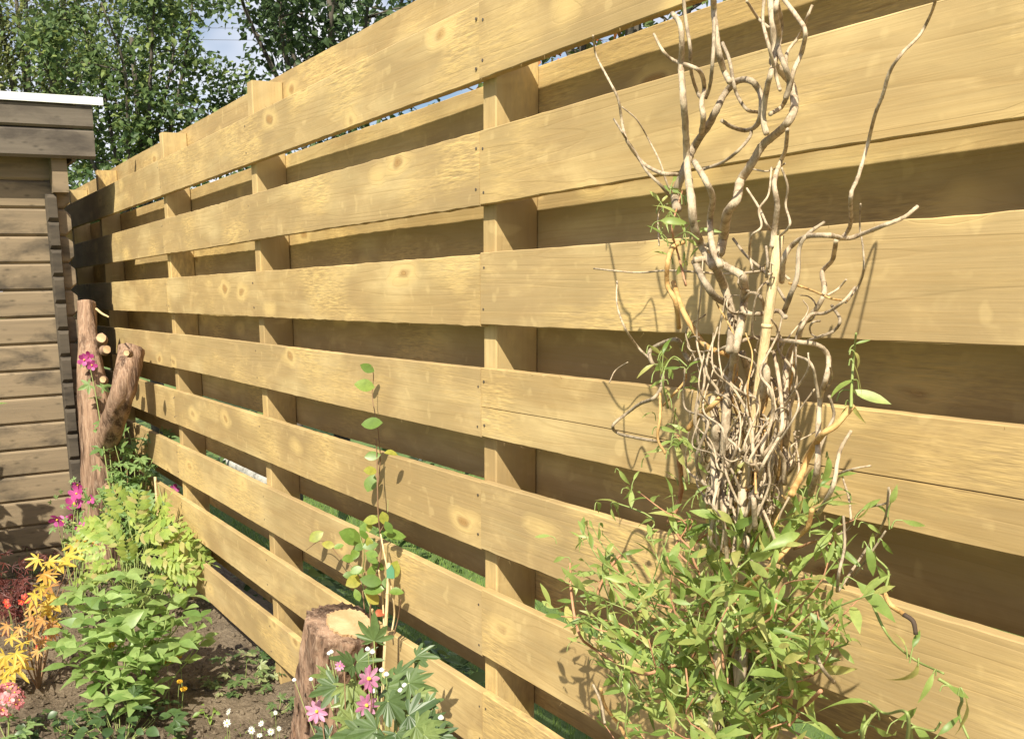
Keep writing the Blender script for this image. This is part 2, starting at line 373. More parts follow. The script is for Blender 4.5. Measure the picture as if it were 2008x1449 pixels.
s_ = ob('soil_bed', sheet('soil_bed', -6.6, 0.4, -2.2, 0.98, 0.022, soil_h, SOIL)); s_['kind'] = 'structure'
s2_ = ob('soil_path', sheet('soil_path', 0.4, 3.6, -2.2, 0.98, 0.05, soil_h, SOIL)); s2_['kind'] = 'structure'
ln = ob('lawn', sheet('lawn', -14, 4, 0.9, 6.5, 0.12, lambda x, y: -0.42+0.02*mnoise.noise(Vector((x, y, 3))), TURF)); ln['kind'] = 'structure'
mb = MB(); GR = leaf_material('grass_blade', (0.15, 0.25, 0.05), (0.30, 0.42, 0.11), 0.35, 0.6)
for i in range(26000):
    x = rnd.uniform(-6.5, 1.2); y = 0.95+rnd.random()**1.2*3.6
    h = rnd.uniform(0.03, 0.075); a = rnd.uniform(0, 6.28); dx, dy = math.cos(a)*0.003, math.sin(a)*0.003; lx, ly = rnd.gauss(0, .018), rnd.gauss(0, .018)
    mb.add([(x-dx, y-dy, -0.43), (x+dx, y+dy, -0.43), (x+dx*.6+lx*.5, y+dy*.6+ly*.5, h*.6-.42), (x+lx, y+ly, h-.42)], [(0, 1, 2), (0, 2, 3)])
tag(ob('grass', mb.me('grass', GR)), 'short green lawn grass seen through the lower fence gaps', 'grass', kind='stuff')
# crumbs of soil and small stones
mb = MB()
for i in range(3800):
    x = rnd.uniform(-3.6, -0.4); y = rnd.uniform(-1.3, 0.12); r = rnd.choice([.004, .005, .006, .008, .011])*rnd.uniform(.7, 1.4)
    c = Vector((x, y, soil_h(x, y)+r*0.3)); ax = [rvec(1).normalized()*r*rnd.uniform(.7, 1.3) for _ in range(6)]
    dirs = [Vector(d) for d in ((1,0,0),(-1,0,0),(0,1,0),(0,-1,0),(0,0,1),(0,0,-1))]
    V = [c+d*r*rnd.uniform(.6, 1.3)+ax[k]*0.25 for k, d in enumerate(dirs)]
    mb.add(V, [(0,2,4),(2,1,4),(1,3,4),(3,0,4),(2,0,5),(1,2,5),(3,1,5),(0,3,5)])
tag(ob('soil_crumbs', mb.me('soil_crumbs', SOIL)), 'loose crumbs of brown soil and tiny stones in the bed', 'soil', kind='stuff')

# ------------------------------------------------------------------ fence
fence = thing('wooden_fence', 'tall pale timber fence with staggered horizontal boards on both sides of its posts', 'fence', (0, 0, 0))
W2 = 0.0485/2
def board_mesh(name, L, H, th, seed, groove=None, rough=0.0015):
    r = random.Random(seed); n = max(8, int(L/0.03)); ch = 0.0015
    # cross-section loop (y,z): front bottom -> front top -> back
    rows = [(ch, 0), (0, ch)]
    zf = [H*k/4 for k in (1, 2, 3)]
    V = []; Fc = []; off = Vector((seed*3.7, seed*1.3, 0))
    prof = [(ch, 0.0), (0.0, ch)] + [(0.0, z) for z in zf] + [(0.0, H-ch), (ch, H), (th-ch, H), (th, H-ch), (th, ch), (th-ch, 0.0)]
    if groove is not None: prof = prof[:3] + [(0.0, groove-0.0011), (0.006, groove), (0.0, groove+0.0011)] + [p for p in prof[3:]]
    m = len(prof)
    for i in range(n+1):
        x = L*i/n
        bow = 0.0040*mnoise.noise(Vector((x*0.9, seed*5.1, 0))); wav = 0.0026*mnoise.noise(Vector((x*1.3, seed*2.2, 7)))
        for k, (y, z) in enumerate(prof):
            ez = 0
            if z < 0.004: ez = rough*mnoise.noise(Vector((x*45, seed, 0)))-abs(rough*0.6*mnoise.noise(Vector((x*170, seed, 2))))
            elif z > H-0.004: ez = rough*mnoise.noise(Vector((x*45, seed, 9)))+abs(rough*0.6*mnoise.noise(Vector((x*170, seed, 4))))
            gz = 0.006*mnoise.noise(Vector((x*2.2, 5, seed))) if groove is not None and 0.03 < z < H-0.03 else 0
            V.append((x, y+wav, z+bow+ez+gz))
    for i in range(n):
        for k in range(m):
            k2 = (k+1) % m; Fc.append((i*m+k, (i+1)*m+k, (i+1)*m+k2, i*m+k2))
    Fc.append(tuple(range(m))); Fc.append(tuple(n*m+k for k in range(m-1, -1, -1)))
    return mesh(name, V, Fc, PINE, False)
FRONT = [(1.840, 1.986), (1.596, 1.742), (1.345, 1.494), (1.105, 1.254), (0.852, 1.005), (0.601, 0.757), (0.363, 0.512), (0.116, 0.268)]
BACK = [(1.977, 2.126), (1.722, 1.870), (1.472, 1.620), (1.222, 1.370), (0.970, 1.119), (0.720, 0.868), (0.466, 0.614), (0.203, 0.352)]
JF = [2.62, 0.0, -2.52, -4.78, -7.3]; JB = [2.62, 0.0, -2.52, -4.78, -7.3]
nail_me = None
def nail_mesh():
    mbn = MB(); V = [(0.0030*math.cos(a*math.pi/4), -0.0009, 0.0030*math.sin(a*math.pi/4)) for a in range(8)] + [(0.0033*math.cos(a*math.pi/4), 0.002, 0.0033*math.sin(a*math.pi/4)) for a in range(8)]
    Fc = [tuple(range(8))] + [(k, k+8, (k+1) % 8+8, (k+1) % 8) for k in range(8)]
    return mesh('nail', V, Fc, NAIL)
nail_me = nail_mesh(); sd = 0
PX = [2.58, 1.30, 0.0, -1.411, -2.535, -3.915, -4.78, -6.0, -7.2]
for rowi, (z0, z1) in enumerate(FRONT):
    for s in range(len(JF)-1):
        sd += 1; x1, x0 = JF[s]-0.001, JF[s+1]+0.001
        gz = 0.065 if (rowi, s) == (3, 0) else None
        dz = rnd.uniform(-.002, .002) if s > 1 else (0.004 if s == 0 and rowi in (2, 3, 4, 5) else 0)
        o = ob('board', board_mesh('board', x1-x0, z1-z0, 0.022, sd, gz, 0.0030 if (rowi, s) in ((1, 1), (2, 1)) else 0.0015), fence, Matrix.Translation((x0, rnd.uniform(-.0012, .0), z0+dz)))
        for px_ in PX:
            if x0-0.03 < px_ < x1+0.03 and px_ > -2.7:
                for zz in (0.03, z1-z0-0.032):
                    xx = px_-x0
                    if xx > (x1-x0)-0.015: xx = (x1-x0)-0.010+rnd.uniform(-.003, .002)
                    elif xx < 0.015: xx = 0.011+rnd.uniform(-.002, .003)
                    nb = ob('nail', nail_me, o, Matrix.Translation((xx, 0.0002, zz+rnd.uniform(-.008, .008))))
for z0, z1 in BACK:
    for s in range(len(JB)-1):
        sd += 1; x1, x0 = JB[s]-0.001, JB[s+1]+0.001
        ob('board', board_mesh('board', x1-x0, z1-z0, 0.022, sd+100), fence, Matrix.Translation((x0, 0.1318, z0+rnd.uniform(-.002, .002))))
def post_mesh(h):
    # built lying on X so the grain runs up the post
    mbp = MB(); c = 0.003; d = 0.108; wv = W2*2; prof = [(c, 0), (d-c, 0), (d, c), (d, wv-c), (d-c, wv), (c, wv), (0, wv-c), (0, c)]
    n = 24; V = []; Fc = []
    for i in range(n+1):
        for y, z in prof: V.append((h*i/n, y+0.0006*math.sin(i*1.3), z))
    for i in range(n):
        for k in range(8): Fc.append((i*8+k, i*8+(k+1) % 8, (i+1)*8+(k+1) % 8, (i+1)*8+k))
    Fc.append(tuple(range(7, -1, -1))); Fc.append(tuple(n*8+k for k in range(8)))
    return mesh('post', V, Fc, PINE)
for x, zt in zip(PX, [2.1, 2.1, 2.1, onY(484, 163, .0228).z, onY(313, 262, .0228).z, onY(188, 335, .0228).z, 2.08, 2.1, 2.1]):
    # local x -> up, local y -> +y, local z -> +x ; mesh x along z
    Mx = Matrix(((0, 0, -1, x+W2), (0, 1, 0, 0.0228), (1, 0, 0, -0.3), (0, 0, 0, 1)))
    ob('post', post_mesh(zt+0.3), fence, Mx)

mbf = MB()
for z0, z1 in FRONT:
    for zz, sg in ((z0, -1), (z1, 1)):
        for k in range(22):
            x = rnd.uniform(-2.4, 1.15); L = rnd.uniform(.004, .016); w_ = rnd.uniform(.0003, .0007); d = Vector((rnd.gauss(0, .8), rnd.uniform(-.5, .1), sg*rnd.uniform(.15, .8))).normalized()*L; p = Vector((x, rnd.uniform(0, .002), zz-sg*.001))
            mbf.add([p+Vector((-w_, 0, 0)), p+Vector((w_, 0, w_)), p+d, p+Vector((0, w_, 0))], [(0, 1, 2), (1, 3, 2), (3, 0, 2)])
ob('splinters', mbf.me('splinters', PINE), fence, kind='stuff')

# ------------------------------------------------------------------ log shed
XW = -3.42
ylog_end = onX(150, 560, XW).y
shed = thing('log_shed', 'brown stained log garden shed with white roof edge at the end of the fence', 'shed', (XW, -1.6, 0))
SB = base(shed)
Y0s = -3.4
def log_mesh(y0, y1, z0, z1, x_face, th, name='log'):
    h = z1-z0; c = 0.007
    prof = [(0.0, c), (0.004, c*1.8), (0.005, h*0.5), (0.004, h-c*1.8), (0.0, h-c), (-c*1.1, h-0.0015), (-th, h-0.0015), (-th, 0), (-c*1.1, 0)]
    mbl = MB(); ny = 14; V = []; Fc = []; m = len(prof); e = 0.030
    ys = [y0+(y1-e-y0)*i/ny for i in range(ny+1)] + [y1]
    for i, y in enumerate(ys):
        for (x, z) in prof:
            if i == len(ys)-1:   # chamfered end: octagon outline
                zz = h/2+(z-h/2)*0.60
                V.append((x_face+x-SB.x, y-SB.y, z0+zz))
            else: V.append((x_face+x-SB.x, y-SB.y, z0+z))
    for i in range(len(ys)-1):
        for k in range(m):
            k2 = (k+1) % m; Fc.append((i*m+k, (i+1)*m+k, (i+1)*m+k2, i*m+k2))
    Fc.append(tuple(range(m))); Fc.append(tuple((len(ys)-1)*m+k for k in range(m-1, -1, -1)))
    return mesh(name, V, Fc, SHED)
# log seams read at the photo's left edge
pitch = 0.1325; zt0 = onX(0, 463, XW).z
k0 = -13
zs = [zt0 - i*pitch for i in range(-4, 13)]
for z in zs:
    ob('log', log_mesh(Y0s, ylog_end, z-pitch, z, XW, 0.045), shed)
# crossing side wall logs, their sawn ends poking out toward the viewer
yA, yB = onX(97, 500, XW).y, onX(119, 500, XW).y
zp_top = onX(105, 383, XW+0.06).z
for z in zs:
    zz = z-pitch*0.5
    if zz > zp_top+0.01: xo = XW-0.004
    else: xo = XW+0.055
    mbl = MB(); c = 0.014; x0, x1 = -5.6, xo; h0, h1 = zz-pitch+0.0008, zz-0.0008
    def blk(xa, xb, ya, yb, za, zb, e):
        V = [(xa, ya, za), (xa, yb, za), (xa, yb, zb), (xa, ya, zb), (xb-e, ya, za), (xb-e, yb, za), (xb-e, yb, zb), (xb-e, ya, zb),
             (xb, ya+e*.3, za+e), (xb, yb-e*.3, za+e), (xb, yb-e*.3, zb-e), (xb, ya+e*.3, zb-e)]
        Fc = [(0, 1, 2, 3)[::-1]]
        for a in (0, 4):
            for k in range(4): Fc.append((a+k, a+(k+1) % 4, a+4+(k+1) % 4, a+4+k))
        Fc.append((8, 9, 10, 11)); mbl.add([Vector(v)-SB for v in V], Fc)
    blk(x0, x1, yA, yB, h0, h1, 0.018)
    ob('side_log', mbl.me('side_log', SHED_END), shed)
# back-of-corner filler strip so daylight does not show between the logs
XF = -3.28; zf0 = onX(187, 312, XF).z; zf1 = onX(187, 254, XF).z; zf2 = onX(190, 207, XF).z; zf3 = onX(200, 193, XF).z
yf = onX(187, 300, XF).y; yr = onX(200, 195, XF).y
def fboard(name, y0, y1, z0, z1, x0, x1, mat, par, ch=0.008):
    mbl = MB(); V = []
    prof = [(x1-ch, z0), (x1, z0+ch), (x1, z1-ch), (x1-ch, z1), (x0, z1), (x0, z0)]
    n = 12
    for i in range(n+1):
        y = y0+(y1-y0)*i/n
        for k, (x, z) in enumerate(prof): V.append(Vector((x+0.001*mnoise.noise(Vector((y*2, z, 0))), y, z+0.0012*mnoise.noise(Vector((y*1.5, z*9, 4)))))-SB)
    Fc = []
    for i in range(n):
        for k in range(6): Fc.append((i*6+k, (i+1)*6+k, (i+1)*6+(k+1) % 6, i*6+(k+1) % 6))
    Fc += [tuple(range(6)), tuple(n*6+k for k in range(5, -1, -1))]
    mbl.add(V, Fc); return ob(name, mbl.me(name, mat), par)
fboard('fascia_board', Y0s-0.1, yf, zf0, zf1-0.003, XF-0.024, XF, FASCIA, shed, 0.012)
fboard('fascia_board', Y0s-0.1, yf, zf1+0.001, zf2, XF-0.024, XF+0.006, FASCIA, shed, 0.010)
mbl = MB(); mbl.box(-5.8-SB.x, XF-0.026-SB.x, yf-0.109-SB.y, yf-0.09-SB.y, zf0-0.01, zf2); ob('barge_board', mbl.me('barge_board', FASCIA), shed)
mbl = MB(); mbl.box(-5.8-SB.x, XF-0.030-SB.x, Y0s-0.1-SB.y, yf-0.112-SB.y, zf0+0.06, zf2-0.002); rf = ob('roof', mbl.me('roof', FASCIA), shed)
mbl = MB(); mbl.box(-5.8-SB.x, XF+0.008-SB.x, Y0s-0.12-SB.y, yf-0.09-SB.y, zf2+0.0015, zf3-0.008); ob('roofing_felt', mbl.me('roofing_felt', FELT), shed)
mbl = MB(); mbl.box(XF+0.009-SB.x, XF+0.020-SB.x, Y0s-0.12-SB.y, yr-SB.y, zf2-0.002, zf3); ob('roof_trim', mbl.me('roof_trim', WHITE), shed)
mbl = MB(); mbl.box(-5.8-SB.x, XF+0.0085-SB.x, yf-0.0885-SB.y, yf-0.075-SB.y, zf2-0.002, zf3); ob('roof_trim', mbl.me('roof_trim', WHITE), shed)
# wall plate log above, carrying the roof overhang
mbl = MB(); mbl.box(XW-0.04-SB.x, XF-0.05-SB.x, onX(105, 360, XW+.1).y-SB.y, onX(135, 360, XW+.1).y-SB.y, zp_top+0.012, zf0+0.06); ob('roof_bracket', mbl.me('roof_bracket', SHED), shed)

# ------------------------------------------------------------------ tree stumps
def trunk_mesh(name, pts, radii, seed, sides=40, nseg=46, groove=0.10, tilt=None):
    P = catmull(pts, nseg); V = []; Fc = []; N = len(P); a = None
    for i, p in enumerate(P):
        t = (P[min(i+1, N-1)]-P[max(i-1, 0)]).normalized()
        if a is None: a = t.cross(Vector((0, 1, 0.1))).normalized()
        a = (a-t*a.dot(t)).normalized(); b = t.cross(a); u = i/(N-1)
        r = np.interp(u, np.linspace(0, 1, len(radii)), radii)
        for k in range(sides):
            an = 2*math.pi*k/sides
            q = Vector((math.cos(an)*2.2, math.sin(an)*2.2, u*2.0+seed))
            g1 = mnoise.noise(q*1.0); g2 = mnoise.noise(Vector((math.cos(an)*7, math.sin(an)*7, u*3.2+seed*3))); g3 = mnoise.noise(Vector((math.cos(an)*15, math.sin(an)*15, u*9+seed)))
            rr = r*(1+0.10*g1+groove*(abs(g2)-0.25)+groove*0.5*g3)
            V.append(p+(a*math.cos(an)+b*math.sin(an))*rr)
    for i in range(N-1):
        for k in range(sides):
            k2 = (k+1) % sides; Fc.append((i*sides+k, i*sides+k2, (i+1)*sides+k2, (i+1)*sides+k))
    top = V[(N-1)*sides:]
    return V, Fc, top, (P[-1]-P[-2]).normalized()
def disc(name, parent, rim, centre, axis, lift=0.0015, shrink=0.93, dome=0.0):
    c = Vector(centre); n = len(rim)
    V = [Vector((0, 0, 0))]+[(Vector(r)-c)*shrink for r in rim]
    V = [v+axis*lift for v in V]+[(Vector(r)-c)*shrink-axis*0.004 for r in rim]
    Fc = [(0, 1+k, 1+(k+1) % n) for k in range(n)] + [(1+k, 1+n+k, 1+n+(k+1) % n, 1+(k+1) % n) for k in range(n)]
    o = ob(name, mesh(name, V, Fc, CUT), parent); o.location = c; return o
def stub(root, p, d, L, r):
    p = Vector(p)-base(root); d = Vector(d).normalized()
    V, Fc, top, ax = trunk_mesh('stub', [p-d*0.02, p+d*L*0.5, p+d*L], [r*1.25, r*1.08, r], rnd.random()*50, 14, 6, 0.06)
    Fc.append(tuple(len(V)-14+k for k in range(14)))
    s = ob('cut_branch', mesh('cut_branch', V, Fc, BARK, True), root)
    disc('sawn_face', s, top, sum(top, Vector())/len(top), ax, 0.001, 0.9)
# near stump
n_top = onY(672, 1222, -0.105); n_bot = onY(640, 1470, -0.125); n_bot.z = 0.0
n_bot = Vector((n_top.x-0.17, -0.125, -0.05))
ns = thing('tree_stump', 'short thick reddish stump with a pale sawn top, standing near the climbing plant', 'stump', (n_bot.x, n_bot.y, 0), 'sawn off tree stumps')
V, Fc, top, ax = trunk_mesh('trunk', rel(ns, [n_bot, n_bot.lerp(n_top, .5)+Vector((-.01, 0, 0)), n_top]), [0.128, 0.102, 0.094, 0.098], 3.0, 72, 60, 0.19)
Fc.append(tuple(len(V)-72+k for k in range(72)))
tr_ = ob('trunk', mesh('trunk', V, Fc, BARK, True), ns)
sd_ = disc('sawn_top', ns, top, sum(top, Vector())/len(top), ax, 0.004, 0.64); sd_.location += Vector((_R[0], _R[1], 0))*.020
# loose bark flakes on the near stump
mbf = MB()
for i in range(150):
    u = rnd.uniform(.1, .84); an = rnd.uniform(0, 6.28); c = n_bot.lerp(n_top, u)-base(ns); d = Vector((math.cos(an), math.sin(an), 0)); r = 0.105
    q = c+d*r; s = Vector((-d.y, d.x, 0)); h = rnd.uniform(.02, .07); wv = rnd.uniform(.004, .012); upv = (n_top-n_bot).normalized()
    mbf.add([q-s*wv, q+s*wv, q+s*wv*.7+upv*h+d*.004, q-s*wv*.6+upv*h+d*.007, q-s*wv-d*.01, q+s*wv-d*.01], [(0, 1, 2, 3), (1, 5, 2), (0, 3, 4)])
ob('bark_flakes', mbf.me('bark_flakes', BARK), ns, kind='stuff')
# far two-armed stump
yt = -0.205
f_top = onY(168, 592, yt+.02); f_mid = onY(183, 760, yt); f_low = onY(196, 900, yt); f_bot = Vector((f_low.x-0.03, yt-0.01, -0.06))
fs = thing('forked_stump', 'tall forked reddish tree stump with sawn branch ends, beside the shed corner', 'stump', (f_bot.x, f_bot.y, 0), 'sawn off tree stumps')
V, Fc, top, ax = trunk_mesh('trunk', rel(fs, [f_bot, f_bot.lerp(f_low, .6), f_low, f_mid, f_mid.lerp(f_top, .55)+Vector((.0, -.006, 0)), f_top]), [0.12, 0.098, 0.092, 0.085, 0.066, 0.046, 0.043], 9.0, 34, 70, 0.24)
Fc.append(tuple(len(V)-34+k for k in range(34)))
ob('trunk', mesh('trunk', V, Fc, BARK, True), fs)
disc('sawn_top', fs, top, sum(top, Vector())/len(top), ax, 0.002, 0.8)
arm_t = atD(259, 684, (onY(240, 770, yt+.04)-Vector(CAM)).dot(Vector(_F))+.05); arm_m = onY(240, 770, yt+0.04); arm_b = onY(205, 880, yt)
V, Fc, top, ax = trunk_mesh('arm', rel(fs, [arm_b, arm_m, arm_t]), [0.062, 0.056, 0.060, 0.062], 15.0, 30, 30, 0.17)
Fc.append(tuple(len(V)-30+k for k in range(30)))
arm = ob('arm', mesh('arm', V, Fc, BARK, True), fs)
disc('sawn_top', arm, top, sum(top, Vector())/len(top), ax, 0.002, 0.93)
tocam = Vector((CAM[0], CAM[1], CAM[2]))-f_mid; tocam.normalize()
for (px_, py_, r, L, dv) in [(186, 663, .024, .06, (.3, -.1, .3)), (197, 686, .020, .07, (.5, .25, .1)), (189, 745, .017, .075, (.3, -.2, .1)), (173, 775, .011, .08, (0, -.3, 0)), (174, 904, .021, .05, (.2, -.4, 0)), (205, 962, .036, .03, (.3, .1, .25)), (234, 693, .014, .05, (.2, -.5, .1))]:
    q = onY(px_, py_, yt-0.03); d = tocam+Vector(dv)
    stub(fs, q-d.normalized()*L*0.55+Vector((0, .03, 0)), d, L*.5, r)
sp = MB(); tube(sp, rel(fs, [onY(189, 606, yt), onY(200, 615, yt-.01), onY(212, 621, yt-.02)]), .006, .004, 6); ob('broken_twig', sp.me('broken_twig', CANE), fs)

# ------------------------------------------------------------------ corkscrew willow
YW = -0.2
wil = thing('corkscrew_willow', 'tall twisting corkscrew willow shrub with bare contorted stems above a leafy base', 'shrub', (0.90, YW, 0))
def A(x, y): return (1100+x/2.677, y/2.677)
def B(x, y): return (1100+x/2.635, 400+y/2.635)
def Cc(x, y): return (1000+x/2.362, 850+y/2.362)
WM = {'g': WIL_G, 'b': WIL_B, 'o': WIL_O, 'r': WIL_R, 's': STEM_G}
wk = [0]
def wstem(zf, pts, r0, r1, m='g', dy=None, name='stem'):
    wk[0] += 1; r = random.Random(wk[0]*13)
    d0 = r.uniform(-.05, .05) if dy is None else dy; a = r.uniform(-.035, .035); n = len(pts); Pt = []
    for i, p in enumerate(pts):
        x, y = zf(*p); yy = YW+d0+a*math.sin(i*1.3+wk[0])+ (0.02*math.sin(i*2.1+wk[0]*2))
        Pt.append(onY(x, y, min(yy, -0.035)))
    mbw = MB(); sc = 1.24/F_PX
    tube(mbw, rel(wil, Pt), r0*sc*1.0, r1*sc*1.0, 9 if r0 > 5 else 7, True, 0.10, nseg=max(10, n*7))
    return ob(name, mbw.me(name, WM[m], True), wil)
ID = lambda x, y: (x, y)
